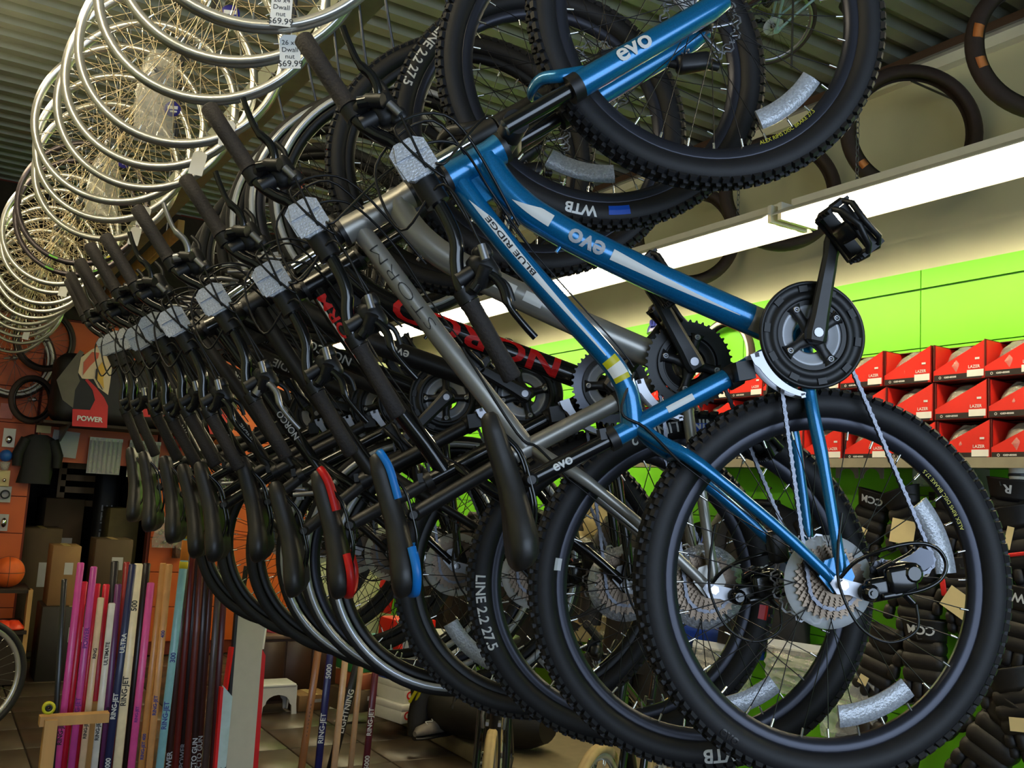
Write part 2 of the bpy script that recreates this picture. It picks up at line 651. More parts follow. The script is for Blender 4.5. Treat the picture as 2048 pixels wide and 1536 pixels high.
# ------------------------------------------------------------------ steel channel and timber rail the bicycles hang from
b = empty('steel_channel', None, None, (0.94, 0, 3.02))
tag(b, 'long grey steel channel overhead carrying the bicycle hooks', 'beam')
part('channel', MB().prism([(-0.06, -0.04), (0.06, -0.04), (0.06, 0.04), (0.045, 0.04), (0.045, -0.025), (-0.045, -0.025), (-0.045, 0.04), (-0.06, 0.04)], 0.9, 8.9), M_BEAM, b)
part('splice_plate', MB().box((0, 1.95, -0.045), (0.135, 0.22, 0.012)), M_BEAM, b)
mb = MB()
for yy in (1.2, 3.2, 5.2, 7.2, 8.7):
    mb.tube([(0, yy, 0.0), (0, yy, CEIL - 3.02)], 0.008, 8)
part('threaded_rod', mb, M_GSTEEL, b, stuff=True)
b = empty('timber_rail', None, None, (1.1, 7.2, 3.0))
tag(b, 'pale timber rail beside the steel channel above the far bikes', 'rail')
part('rail', MB().rbox((0, 0, 0), (0.04, 3.2, 0.09), 0.004), M_WOOD, b)
for yy in (-1.2, 1.2):
    part('rod', MB().tube([(0, yy, 0.04), (0, yy, CEIL - 3.0)], 0.006, 6), M_GSTEEL, b)
# ------------------------------------------------------------------ bicycle parts (local: x forward, z up, y to the left; the chain side is -y)
def tyre_prof(R, bead, w):
    """half-width at each radius"""
    return [(bead, 0.42 * w), (bead + 0.25 * (R - bead), 0.92 * w), (bead + 0.5 * (R - bead), w), (bead + 0.75 * (R - bead), 0.9 * w), (R - 0.08 * (R - bead), 0.6 * w), (R - 0.004, 0.22 * w)]


def side_y(R, bead, w):
    pr = tyre_prof(R, bead, w)

    def f(r):
        for (a, b), (c, d) in zip(pr, pr[1:]):
            if r <= c:
                k = max(0.0, (r - a) / (c - a))
                return b + (d - b) * k + 0.0014
        return pr[-1][1]
    return f


def tyre_mb(R, bead, w, knobs):
    mb = MB()
    pr = tyre_prof(R - (0.005 if knobs else 0), bead, w)
    prof = [(r, y) for r, y in pr] + [(r, -y) for r, y in reversed(pr)]
    mb.lathe(prof, 84)
    if knobs:
        n = 104
        for i in range(n):
            a = 2 * PI * i / n
            for (r, y, sx, sy, sz, off, tilt) in ((R - 0.0105, 0.86 * w, 0.0155, 0.011, 0.008, 0, 0.75), (R - 0.0105, -0.86 * w, 0.0155, 0.011, 0.008, 0, -0.75),
                                            (R - 0.0045, 0.36 * w, 0.011, 0.011, 0.008, 0.5, 0.2), (R - 0.0045, -0.36 * w, 0.011, 0.011, 0.008, 0.5, -0.2)):
                aa = a + off * 2 * PI / n
                M = Matrix.Rotation(PI / 2 - aa, 4, 'Y')
                T = M @ Matrix.Translation((0, y, r)) @ Matrix.Rotation(-tilt, 4, 'X')
                x, yy, z = sx / 2, sy / 2, sz / 2
                vs = [(-x, -yy, -z), (x, -yy, -z), (x, yy, -z), (-x, yy, -z), (-x * .8, -yy * .8, z), (x * .8, -yy * .8, z), (x * .8, yy * .8, z), (-x * .8, yy * .8, z)]
                mb.add(vs, [(4, 5, 6, 7), (0, 1, 5, 4), (1, 2, 6, 5), (2, 3, 7, 6), (3, 0, 4, 7)], False, T)
    return mb


def rim_mb(bead, depth, w):
    o = bead + 0.004
    return MB().lathe([(o, w), (o - 0.006, w), (o - depth * 0.55, w * 0.95), (o - depth, w * 0.45), (o - depth, -w * 0.45), (o - depth * 0.55, -w * 0.95), (o - 0.006, -w), (o, -w), (o - 0.006, -w * 0.6), (o - 0.006, w * 0.6)], 84)


def spokes_mb(rin, n=32, fl=0.021, hy=0.03, r=0.0010):
    mb = MB()
    for i in range(n):
        side = 1 if i % 2 else -1
        a = 2 * PI * (i + 0.5) / n
        lead = 1 if (i // 2) % 2 else -1
        b = a + lead * 0.9
        p = (fl * math.cos(b), side * hy, fl * math.sin(b))
        q = (rin * math.cos(a), side * 0.004, rin * math.sin(a))
        mb.tube([p, q], r, 4, False)
    return mb


def nipples_mb(rin, n=32, hy=0.03):
    mb = MB()
    for i in range(n):
        a = 2 * PI * (i + 0.5) / n
        side = 1 if i % 2 else -1
        d = Vector((math.cos(a), 0, math.sin(a)))
        mb.tube([d * (rin - 0.015) + Vector((0, side * 0.0055, 0)), d * (rin + 0.001) + Vector((0, side * 0.004, 0))], 0.0023, 6)
    return mb


def hub_mb(hy=0.03, fl=0.024, ax=0.062):
    return MB().lathe([(0.0, -ax), (0.006, -ax), (0.006, -hy - 0.012), (0.011, -hy - 0.012), (0.014, -hy - 0.003), (fl, -hy - 0.002), (fl, -hy + 0.002), (0.014, -hy + 0.006), (0.012, 0), (0.014, hy - 0.006), (fl, hy - 0.002), (fl, hy + 0.002), (0.014, hy + 0.003), (0.011, hy + 0.012), (0.006, hy + 0.012), (0.006, ax), (0.0, ax)], 24, False)


def rotor_mb():
    mb = MB()
    n = 90
    out = []
    inn = []
    for i in range(n):
        a = 2 * PI * i / n
        ro = 0.080 + 0.0035 * (1 if (i % 6) in (0, 1, 2) else -1)
        ri = 0.066 + 0.003 * (1 if (i % 6) in (2, 3, 4) else -1)
        out.append((ro * math.cos(a), ro * math.sin(a)))
        inn.append((ri * math.cos(a), ri * math.sin(a)))
    # vented braking track: two wavy rings joined by slanted bridges
    mid1 = [(p[0] * 0.955, p[1] * 0.955) for p in out]
    mid2 = [(p[0] * 1.035, p[1] * 1.035) for p in inn]
    mb.annulus(out, mid1, -0.001, 0.001)
    mb.annulus(mid2, inn, -0.001, 0.001)
    for i in range(30):
        a = 2 * PI * i / 30
        b = a + 0.07
        mb.tube([(0.0675 * math.cos(a), 0, 0.0675 * math.sin(a)), (0.0775 * math.cos(b), 0, 0.0775 * math.sin(b))], 0.0024, 4, flat=0.4)
    for i in range(6):
        a = 2 * PI * i / 6
        mb.tube(crv([(0.02 * math.cos(a), 0, 0.02 * math.sin(a)), (0.042 * math.cos(a + 0.3), 0, 0.042 * math.sin(a + 0.3)), (0.066 * math.cos(a + 0.42), 0, 0.066 * math.sin(a + 0.42))], 4), 0.004, 5, flat=0.3)
    c = [(0.026 * math.cos(2 * PI * i / 24), 0.026 * math.sin(2 * PI * i / 24)) for i in range(24)]
    d = [(0.014 * math.cos(2 * PI * i / 24), 0.014 * math.sin(2 * PI * i / 24)) for i in range(24)]
    mb.annulus(c, d, -0.0015, 0.0015)
    return mb


def toothed(r, teeth, dep=0.005):
    pts = []
    for i in range(teeth):
        for k, q in ((0, 0), (0.25, 0), (0.45, 1), (0.62, 1), (0.82, 0)):
            a = 2 * PI * (i + k) / teeth
            rr = r + dep * q
            pts.append((rr * math.cos(a), rr * math.sin(a)))
    return pts


def ringpts(n, r):
    return [(r * math.cos(2 * PI * i / n), r * math.sin(2 * PI * i / n)) for i in range(n)]


def sprocket_mb(r, teeth, rin, y, th=0.0022):
    o = toothed(r, teeth)
    return MB().annulus(o, ringpts(len(o), rin), y - th / 2, y + th / 2)


def chain_points():
    # round the middle chainring, along the top run, round a sprocket, down through both jockey wheels and back
    P = []
    bb = Vector((0.44, 0, -0.045))

    def arc(c, r, a0, a1, n, y):
        for i in range(n + 1):
            a = a0 + (a1 - a0) * i / n
            P.append(Vector((c[0] + r * math.cos(a), y, c[2] + r * math.sin(a))))
    arc(bb, 0.066, -2.05, 1.65, 20, -0.047)
    arc((0, 0, 0), 0.046, 1.75, 4.1, 12, -0.036)
    arc((0.0, 0, -0.095), 0.022, 2.6, -0.3, 8, -0.038)
    arc((0.010, 0, -0.168), 0.024, 2.9, 5.3, 10, -0.04)
    return P


def resample(P, d, closed=True):
    out = []
    Q = P + ([P[0]] if closed else [])
    carry = 0.0
    for a, b in zip(Q, Q[1:]):
        L = (b - a).length
        t = carry
        while t < L:
            out.append(a.lerp(b, t / L))
            t += d
        carry = t - L
    return out


def chain_mb():
    mb = MB()
    R = resample(chain_points(), 0.0127)
    n = len(R)
    for i in range(n - 1):
        a, b = R[i], R[i + 1]
        d = (b - a)
        if d.length > 0.02:
            continue
        w = 0.0062 if i % 2 else 0.0042
        M = Matrix((d.normalized(), Vector((0, 1, 0)), d.normalized().cross(Vector((0, 1, 0))))).transposed()
        for sgn in (-1, 1):
            pr = [(-0.0095, 0.0), (-0.0065, 0.0042), (-0.002, 0.0028), (0.002, 0.0028), (0.0065, 0.0042), (0.0095, 0), (0.0065, -0.0042), (0.002, -0.0028), (-0.002, -0.0028), (-0.0065, -0.0042)]
            T = Matrix.Translation((a + b) / 2) @ M.to_4x4()
            vs = [(p[0], sgn * w / 2 * 1.3, p[1]) for p in pr]
            vs2 = [(p[0], sgn * w / 2 * 0.75, p[1]) for p in pr]
            k = len(pr)
            mb.add(vs + vs2, [tuple(range(k)), tuple(range(2 * k - 1, k - 1, -1))] + [(q, q + k, (q + 1) % k + k, (q + 1) % k) for q in range(k)], False, T)
        mb.tube([a + Vector((0, -0.004, 0)), a + Vector((0, 0.004, 0))], 0.0032, 6)
    return mb


def pedal_mb(sgn):
    mb = MB()
    mb.tube([(0, 0, 0), (0, sgn * 0.10, 0)], 0.009, 8)
    # outline of the cage seen from above: rounded ends
    for z in (-0.012, 0.012):
        pts = [(-0.045, 0.018), (-0.05, 0.04), (-0.05, 0.08), (-0.036, 0.102), (0, 0.108), (0.036, 0.102), (0.05, 0.08), (0.05, 0.04), (0.045, 0.018), (0, 0.012)]
        mb.tube([(x, sgn * y, z * (1.0 if abs(x) > 0.03 else 0.5)) for x, y in pts], 0.0055, 6, False, True)
    for x in (-0.047, 0.047):
        mb.box((x, sgn * 0.06, 0), (0.008, 0.055, 0.03))
        for q in range(5):
            for z in (-0.019, 0.019):
                mb.box((x, sgn * (0.036 + q * 0.012), z), (0.007, 0.005, 0.009))
    mb.box((0, sgn * 0.03, 0), (0.085, 0.012, 0.022))
    mb.box((0, sgn * 0.088, 0), (0.085, 0.010, 0.020))
    mb.rbox((0, sgn * 0.06, 0), (0.034, 0.06, 0.03), 0.008)
    return mb


def crank_arm_mb(sgn):
    # from the axle at the origin to the pedal eye 0.17 along x; sgn = -1 on the chain side
    rings = []
    for (x, hw, hy, y) in ((-0.019, 0.010, 0.007, 0), (-0.014, 0.0175, 0.010, 0), (0, 0.0195, 0.011, 0), (0.03, 0.0165, 0.010, 0.004), (0.09, 0.0145, 0.008, 0.01), (0.14, 0.013, 0.0075, 0.015), (0.165, 0.0155, 0.0085, 0.017), (0.18, 0.013, 0.008, 0.017), (0.1865, 0.006, 0.006, 0.017)):
        c = y * sgn
        rings.append([Vector((x, c - hy, -hw * 0.6)), Vector((x, c - hy, hw * 0.6)), Vector((x, c - hy * 0.5, hw)), Vector((x, c + hy * 0.5, hw)), Vector((x, c + hy, hw * 0.6)), Vector((x, c + hy, -hw * 0.6)), Vector((x, c + hy * 0.5, -hw)), Vector((x, c - hy * 0.5, -hw))])
    return MB().loft(rings, True, False)


def saddle_mb():
    secs = [(0.135, 0.017, 0.000, 0.014), (0.128, 0.024, 0.006, 0.026), (0.10, 0.027, 0.008, 0.034), (0.05, 0.031, 0.005, 0.036), (0.0, 0.040, 0.002, 0.038), (-0.05, 0.058, 0.004, 0.042), (-0.09, 0.074, 0.009, 0.048), (-0.12, 0.077, 0.012, 0.046), (-0.137, 0.066, 0.012, 0.034), (-0.145, 0.04, 0.010, 0.018)]
    rings = []
    for (x, hw, z, h) in secs:
        ring = []
        for (a, b) in ((-0.72, -1.0), (-0.95, -0.72), (-1, -0.35), (-0.9, -0.06), (-0.6, 0.10), (-0.2, 0.06), (0.2, 0.06), (0.6, 0.10), (0.9, -0.06), (1, -0.35), (0.95, -0.72), (0.72, -1.0), (0.3, -0.86), (-0.3, -0.86)):
            ring.append(Vector((x, a * hw, z + b * h)))
        rings.append(ring)
    return MB().loft(rings)


def rails_mb():
    mb = MB()
    for s in (-1, 1):
        mb.tube(crv([(0.10, s * 0.012, -0.018), (0.055, s * 0.02, -0.045), (0.0, s * 0.022, -0.05), (-0.05, s * 0.024, -0.048), (-0.10, s * 0.045, -0.026)], 4), 0.0035, 6)
    return mb


def lever_group(parent, s, leverm, bodym, f, a, C0, end):
    """brake lever, shifter pod, barrel adjuster on one side of the bar; end=+1 towards the front wheel"""
    def at(ss, h, o, w):
        # along the bar, up the steering axis, down off the bar, towards the photographer
        return C0 + f * (ss * end) + (-a) * (h - o) + Vector((0, -w, 0))
    mb = MB()
    mb.tube(crv([at(0.19, 0.042, 0.012, 0.10), at(0.18, 0.042, 0.045, 0.108), at(0.21, 0.042, 0.056, 0.112), at(0.245, 0.044, 0.05, 0.114), at(0.285, 0.046, 0.056, 0.114), at(0.315, 0.046, 0.062, 0.112)], 5), [0.011] * 5 + [0.0085] * 10 + [0.0062] * 11, 7, flat=0.75)
    part('brake_lever', mb, leverm, parent)
    mb = MB()
    q = at(0.185, 0.042, 0.0, 0.075)
    mb.tube([at(0.176, 0.042, 0, 0.074), at(0.2, 0.042, 0, 0.073)], 0.0185, 12)
    mb.tube([q, at(0.185, 0.042, 0.03, 0.10), at(0.168, 0.042, 0.05, 0.112)], 0.013, 8)
    part('lever_clamp', mb, bodym, parent)
    mb = MB()
    M = Matrix((f, Vector((0, 1, 0)), -a)).transposed()
    mb.rbox(at(0.165, 0.042, 0.05, 0.078), (0.062, 0.04, 0.048), 0.014, M)
    mb.rbox(at(0.14, 0.042, 0.062, 0.082), (0.03, 0.03, 0.034), 0.009, M)
    mb.tube([at(0.16, 0.042, 0, 0.08), at(0.16, 0.042, 0.03, 0.08)], 0.016, 10)
    mb.tube(crv([at(0.175, 0.042, 0.06, 0.06), at(0.205, 0.042, 0.075, 0.055), at(0.235, 0.042, 0.07, 0.05)], 4), 0.006, 6, flat=0.5)
    part('shifter', mb, M_PLAST, parent)
    part('barrel_adjuster', MB().tube([at(0.158, 0.042, 0.055, 0.115), at(0.132, 0.042, 0.062, 0.115)], 0.0075, 8), M_ALU, parent)
    return at(0.13, 0.042, 0.062, 0.115), at(0.12, 0.042, 0.07, 0.085)


U = Vector((-0.20977469, 0.10095303, 0.97252407))
V = Vector((-0.87632679, 0.42172791, -0.23280235))
N = Vector((-0.43364265, -0.90108493, 0.0))

MTB = dict(hl=(0.879, 0.447), hu=(0.839, 0.547), hr=0.027,
           dt=[(0.868, 0.474), (0.84, 0.467), (0.80, 0.447), (0.759, 0.415), (0.725, 0.377), (0.69, 0.333), (0.64, 0.262), (0.561, 0.145), (0.44, -0.045)], dr=0.0285,
           tt=[(0.842, 0.535), (0.776, 0.505), (0.673, 0.448), (0.557, 0.376), (0.475, 0.324), (0.43, 0.301), (0.387, 0.292), (0.332, 0.297)], tr=0.0205,
           st=(0.318, 0.342), sr=0.0185, post=(0.272, 0.497), fa=(1.095, 0.0), R=0.353, bead=0.297, tw=0.028, knobs=True, susp=True, disc=True, ss=(0.318, 0.287))


M_SHIELD = mat('pale_grey_inner_ring', (196, 198, 204), 0.35, 0.1, 0.04)


def ribs():
    mb = MB()
    for i in range(10):
        q = 2 * PI * i / 10
        mb.box((0.085 * math.cos(q), -0.0635, 0.085 * math.sin(q)), (0.011, 0.004, 0.016), Matrix.Rotation(-q, 3, 'Y'))
    return mb.v, mb.f


def fd_mb():
    # curved outer and inner cage plates just outside the big ring, on the seat-tube side
    mb = MB()
    for (y0, y1, w) in ((-0.069, -0.0665, 1.0), (-0.041, -0.0385, 0.8)):
        n = 14
        o, i2 = [], []
        for k in range(n + 1):
            t = math.radians(98 + 62 * k / n)
            ro = 0.121 - 0.006 * (k / n) + (0.004 if k < 3 else 0)
            ri = 0.1025 + 0.004 * (k / n)
            if k == n:
                ro = ri + 0.004
            o.append((0.44 + ro * math.cos(t), -0.045 + ro * math.sin(t)))
            i2.append((0.44 + ri * math.cos(t), -0.045 + ri * math.sin(t)))
        for k in range(n):
            mb.prism([i2[k], o[k], o[k + 1], i2[k + 1]], y0, y1)
    for t in (100, 158):
        t = math.radians(t)
        mb.box((0.44 + 0.113 * math.cos(t), -0.054, -0.045 + 0.113 * math.sin(t)), (0.008, 0.03, 0.008))
    return mb


def bicycle(name, label, pos, g, c, group=None, basis=None, bare=False):
    """g: geometry; c: colours and lettering"""
    if basis is None:
        M = Matrix((U, -N, V)).transposed().to_4x4()
        M = M @ Matrix.Rotation(c.get('tilt', 0.0), 4, 'Y')
        M.translation = pos
    else:
        M = basis
    root = empty(name, None, M)
    tag(root, label, 'bicycle', group)
    hl, hu = Vector((g['hl'][0], 0, g['hl'][1])), Vector((g['hu'][0], 0, g['hu'][1]))
    a = (hl - hu).normalized()          # down the steering axis
    f = Vector((-a.z, 0, a.x))          # forwards, square to it
    if f.x < 0:
        f = -f
    bb = Vector((0.44, 0, -0.045))
    st = Vector((g['st'][0], 0, g['st'][1]))
    fa = Vector((g['fa'][0], 0, g['fa'][1]))
    R, bead, tw = g['R'], g['bead'], g['tw']
    fm = c['frame']
    # ---- frame
    mb = MB()
    mb.tube([hu - a * 0.004, hu + a * 0.02, hl - a * 0.02, hl + a * 0.004], [g['hr'] * 1.08, g['hr'], g['hr'], g['hr'] * 1.1], 16)
    dt3 = crv([(p[0], 0, p[1]) for p in g['dt']], 3)
    mb.tube(dt3, g['dr'], 16)
    mb.tube(crv([(p[0], 0, p[1]) for p in g['tt']], 3), g['tr'], 14)
    mb.tube([bb, st], g['sr'], 14)
    mb.tube([bb + Vector((0, -0.037, 0)), bb + Vector((0, 0.037, 0))], 0.0225, 16)
    # gusset web behind the head tube
    q1 = Vector((g['dt'][2][0], 0, g['dt'][2][1]))
    q2 = Vector((g['tt'][1][0], 0, g['tt'][1][1]))
    if g.get('web', True):
        mb.prism([(hu.x, hu.z), (hl.x, hl.z), (q1.x, q1.z), (q2.x, q2.z)], -0.007, 0.007)
    sx, sz = g['ss']
    for s in (-1, 1):
        mb.tube(crv([(sx + 0.012, s * 0.006, sz), (sx - 0.02, s * 0.028, sz - 0.03), (sx - 0.07, s * 0.047, sz - 0.085), (0.12, s * 0.058, 0.092 * sz / 0.287), (0.012, s * 0.062, 0.012)], 4), [0.0125] * 9 + [0.0105] * 8, 10)
        mb.tube(crv([(0.425, s * 0.022, -0.045), (0.38, s * 0.036, -0.032), (0.30, s * 0.05, -0.022), (0.2, s * 0.056, -0.019), (0.02, s * 0.063, -0.008)], 4), [0.0155] * 6 + [0.012] * 6 + [0.0105] * 5, 10)
        mb.prism([(0.045, 0.018), (0.02, 0.034), (-0.012, 0.016), (-0.016, -0.012), (0.008, -0.03), (0.05, -0.022)], s * 0.061 - 0.0035, s * 0.061 + 0.0035)
    mb.tube([(sx - 0.05, -0.036, sz - 0.06), (sx - 0.05, 0.036, sz - 0.06)], 0.009, 8)
    mb.box((0.36, 0, -0.03), (0.012, 0.08, 0.014))
    for dd in (0.35, 0.62):
        i = int(dd * (len(dt3) - 1))
        mb.tube([dt3[i] + Vector((-0.02, 0, 0.016)), dt3[i] + Vector((-0.03, 0, 0.026))], 0.004, 6)
    frame = part('frame', mb, fm, root)
    AX = dict(dt=Axis([(v.x, v.z) for v in dt3], g['dr']), tt=Axis([(v.x, v.z) for v in crv([(p[0], 0, p[1]) for p in g['tt']], 3)], g['tr']))
    tl = AX['tt'].L[-1]
    dl = AX['dt'].L[-1]
    AX['ttf'] = Axis([(v.x, v.z) for v in reversed(crv([(p[0], 0, p[1]) for p in g['tt']], 3))], g['tr'])
    AX['dtf'] = Axis([(v.x, v.z) for v in reversed(dt3)], g['dr'])
    AX['st'] = Axis([(bb.x, bb.z), (st.x, st.z)], g['sr'])
    post_end = Vector((g['post'][0], 0, g['post'][1]))
    AX['post'] = Axis([(post_end.x, post_end.z), (st.x, st.z)], 0.0148)
    if c.get('decals'):
        c['decals'](frame, AX)
    # headset, spacers
    part('headset_cup', MB().tube([hu - a * 0.012, hu - a * 0.002], g['hr'] * 1.1, 16), M_BLKS, frame)
    part('headset_cup', MB().tube([hl + a * 0.002, hl + a * 0.012], g['hr'] * 1.12, 16), M_BLKS, frame)
    part('spacer', MB().tube([hu - a * 0.01, hu - a * 0.045], 0.0185, 14), M_BLKS, frame)
    part('seat_clamp', MB().tube([st + (bb - st).normalized() * 0.014, st - (bb - st).normalized() * 0.003], g['sr'] * 1.22, 14).box(st + Vector((0.012, 0, 0.012)), (0.02, 0.03, 0.012)), M_BLKS, frame)
    # ---- seat post and saddle
    post = part('seatpost', MB().tube([st + (bb - st).normalized() * 0.03, post_end], 0.0148, 12), c.get('post', M_BLK), root)
    part('saddle_clamp', MB().tube([post_end + Vector((0, -0.025, 0)), post_end + Vector((0, -0.021, 0)), post_end + Vector((0, 0.021, 0)), post_end + Vector((0, 0.025, 0))], [0.008, 0.0125, 0.0125, 0.008], 12), M_BLKS, post)
    if c.get('post_text'):
        mb = MB()
        AX['post'].text(mb, c['post_text'], 0.026, 0.045, 0.0, 0.0006)
        part('lettering', mb, M_WHITE, post)
    sd = empty('saddle', root, None, post_end + Vector((g.get('sdx', -0.005), 0, 0.052)))
    sd.rotation_euler = (0, g.get('spitch', -0.05), 0)
    part('seat', saddle_mb, M_SADDLE, sd, key='saddle')
    part('rail', rails_mb, M_BLK, sd, key='rails')
    if c.get('saddle_trim'):
        tm = c['saddle_trim']
        part('tail_trim', MB().tube(crv([(-0.055, -0.060, -0.036), (-0.10, -0.074, -0.036), (-0.138, -0.055, -0.026), (-0.146, 0, -0.012), (-0.138, 0.055, -0.026), (-0.10, 0.074, -0.036), (-0.055, 0.06, -0.036)], 5), 0.0095, 6, flat=0.55), tm, sd)
        part('nose_trim', MB().tube(crv([(0.04, -0.031, -0.03), (0.10, -0.027, -0.026), (0.132, -0.02, -0.016), (0.137, 0, -0.012), (0.132, 0.02, -0.016), (0.10, 0.027, -0.026), (0.04, 0.031, -0.03)], 5), 0.0085, 6, flat=0.6), tm, sd)
    # ---- fork
    ct = hl + a * 0.034 + f * 0.012
    low = fa - f * 0.016
    leg = (low - ct).normalized()
    fk = part('fork', MB().tube([hl + a * 0.008, ct], 0.021, 14).tube([ct + Vector((0, -0.062, 0)) + a * 0.004, ct + Vector((0, 0, 0)) - a * 0.006, ct + Vector((0, 0.062, 0)) + a * 0.004], 0.024, 12), M_BLKS, root)
    if g['susp']:
        seal = ct.lerp(low, 0.285)
        lo = MB()
        for s in (-1, 1):
            y = Vector((0, s * 0.062, 0))
            mb = MB()
            sl = MB()
            mb.tube([ct + y - leg * 0.02, seal + y + leg * 0.03], 0.0155, 14)
            lo.tube([seal + y, seal + y + leg * 0.03, low + y * 0.98 - leg * 0.03, low + y * 0.97 + leg * 0.008], [0.025, 0.0245, 0.023, 0.016], 16)
            lo.box(fa + y * 0.95 - f * 0.006, (0.03, 0.012, 0.034))
            sl.tube([seal + y - leg * 0.014, seal + y + leg * 0.008], 0.0262, 16)
            part('stanchion', mb, c.get('stanchion', M_BLK), fk)
            part('wiper_seal', sl, M_PLAST, fk)
        pk = fa - a * 0.385 + f * 0.03
        arch = [seal + Vector((0, -0.062, 0)) + leg * 0.03 + f * 0.016, seal + Vector((0, -0.064, 0)) - leg * 0.015 + f * 0.032, pk + Vector((0, -0.04, 0)) + a * 0.016, pk, pk + Vector((0, 0.04, 0)) + a * 0.016, seal + Vector((0, 0.064, 0)) - leg * 0.015 + f * 0.032, seal + Vector((0, 0.062, 0)) + leg * 0.03 + f * 0.016]
        lo.tube(crv(arch, 4), 0.013, 8, flat=0.6)
        lowers = part('fork_lowers', lo, c.get('lowers', M_BLKS), fk)
        if c.get('fork_text'):
            mb = MB()
            s0, s1 = seal, low
            ax = Axis([(s0.x, s0.z, -0.0625), (s1.x, s1.z, -0.0625)], 0.0246)
            ax.text(mb, c['fork_text'], 0.05, 0.088, 0.002, 0.0012)
            part('fork_lettering', mb, M_WHITE, fk)
    else:
        for s in (-1, 1):
            part('fork_blade', MB().tube([ct + Vector((0, s * 0.052, 0)), ct.lerp(low, 0.6) + Vector((0, s * 0.058, 0)), fa + Vector((0, s * 0.056, 0))], [0.0165, 0.0145, 0.010], 12), c.get('lowers', M_BLKS), fk)
    # ---- wheels
    rimm = c.get('rim', M_RIMB)
    wk = (R, bead, tw)

    def wheel(nm, loc, rear, spin, extra):
        w = empty(nm, root, None, loc)
        part('tyre', lambda: tyre_mb(R, bead, tw, g['knobs']), c.get('tyre', M_RUB), w, key=('tyre', wk, g['knobs']))
        part('rim', lambda: rim_mb(bead, 0.026, 0.0125), rimm, w, key=('rim', wk))
        rin = bead - 0.022
        part('spokes', lambda: spokes_mb(rin), c.get('spoke', M_SPOKEK), w, key=('spokes', wk), rot=(0, spin, 0), stuff=True)
        part('nipples', lambda: nipples_mb(rin), M_NIP, w, key=('nip', wk), rot=(0, spin, 0), stuff=True)
        part('hub', lambda: hub_mb(), M_BLKS if g['disc'] else M_ALU, w, key='hub')
        if c.get('stripe'):
            part('reflective_stripe', lambda: MB().lathe([(bead + 0.004, tw * 0.86), (bead + 0.012, tw * 1.03), (bead + 0.021, tw * 1.07), (bead + 0.018, tw * 0.8)], 72).lathe([(bead + 0.004, -tw * 0.86), (bead + 0.012, -tw * 1.03), (bead + 0.021, -tw * 1.07), (bead + 0.018, -tw * 0.8)], 72), M_STRIPE, w, key=('stripe', wk))
        if g['disc']:
            part('disc_rotor', rotor_mb, M_ROTOR, w, (0, 0.047 if rear else 0.045, 0), key='rotor')
        if rear:
            cs = empty('cassette', w)
            for i in range(8):
                part('sprocket', (lambda q=i: sprocket_mb(0.062 - 0.0053 * q, 32 - 2 * q, 0.019, 0)), M_CASS, cs, (0, -0.0245 - 0.0033 * i, 0), key=('spr', i))
            part('spoke_guard', lambda: MB().lathe([(0.024, -0.0205), (0.05, -0.018), (0.079, -0.0165), (0.083, -0.0185), (0.083, -0.0195), (0.05, -0.0195), (0.024, -0.022)], 48), c.get('guard', M_CLEARD), w, key='spoke_guard')
        for (ang, rr) in extra.get('reflectors', []):
            part('spoke_reflector', lambda: MB().lathe([(rr - 0.019, -0.008), (rr + 0.017, -0.008), (rr + 0.019, -0.010), (rr + 0.019, -0.013), (rr + 0.004, -0.0155), (rr - 0.004, -0.0145), (rr - 0.019, -0.013)], 16, a0=-0.3, a1=0.3), M_REFL, w, rot=(0, -ang, 0), key=('sref', rr))
        pf = side_y(R - (0.005 if g['knobs'] else 0), bead, tw)
        for (word, size, ang, rad, ccw, mm, bold) in extra.get('texts', []):
            mb = MB()
            arc_text(mb, word, size, bead + rad * (R - bead), ang, pf, ccw, bold)
            part('tyre_lettering', mb, mm, w)
        for (a0, a1, r0, r1, mm) in extra.get('bands', []):
            mb = MB()
            k = 12
            vs = []
            for i in range(k + 1):
                aa = a0 + (a1 - a0) * i / k
                for rr in (bead + r0 * (R - bead), bead + (r0 + r1) / 2 * (R - bead), bead + r1 * (R - bead)):
                    vs.append((rr * math.cos(aa), -pf(rr), rr * math.sin(aa)))
            mb.add(vs, [(i * 3 + j, i * 3 + j + 1, i * 3 + j + 4, i * 3 + j + 3) for i in range(k) for j in range(2)])
            part('tyre_band', mb, mm, w)
        for (word, size, ang, rad, ccw, mm) in extra.get('rimtexts', []):
            mb = MB()
            arc_text(mb, word, size, rad, ang, lambda r: 0.0128, ccw)
            part('rim_lettering', mb, mm, w)
        return w
    wheel('front_wheel', fa, False, c.get('spin', 0.05), c.get('front', {}))
    wheel('rear_wheel', Vector((0, 0, 0)), True, c.get('spin', 0.05) + 0.03, c.get('rear', {}))
    # ---- crankset
    ck = empty('crankset', root, None, bb)
    ca = c.get('crank', -0.35)
    for (r, t, ri, y, mm) in ((0.085, 42, 0.066, -0.054, c.get('ring', M_GSTEEL)), (0.0625, 32, 0.05, -0.047, c.get('ring2', M_GSTEEL)), (0.042, 22, 0.032, -0.040, M_GSTEEL)):
        part('chainring', (lambda r=r, t=t, ri=ri: sprocket_mb(r, t, ri, 0, 0.003)), mm, ck, (0, y, 0), key=('ring', r))
    if c.get('guardring', True):
        part('chain_guard', lambda: MB().lathe([(0.0965, -0.0565), (0.0985, -0.060), (0.0985, -0.0645), (0.0955, -0.0665), (0.0925, -0.0655), (0.0905, -0.0625), (0.078, -0.0625), (0.076, -0.0655), (0.066, -0.0655), (0.064, -0.0625), (0.064, -0.0585), (0.09, -0.0565)], 64), M_PLAST, ck, key='guardring')
        part('guard_ribs', lambda: [MB()][0].add(*ribs()), M_PLAST, ck, key='guardribs', stuff=True)
    mb = MB()
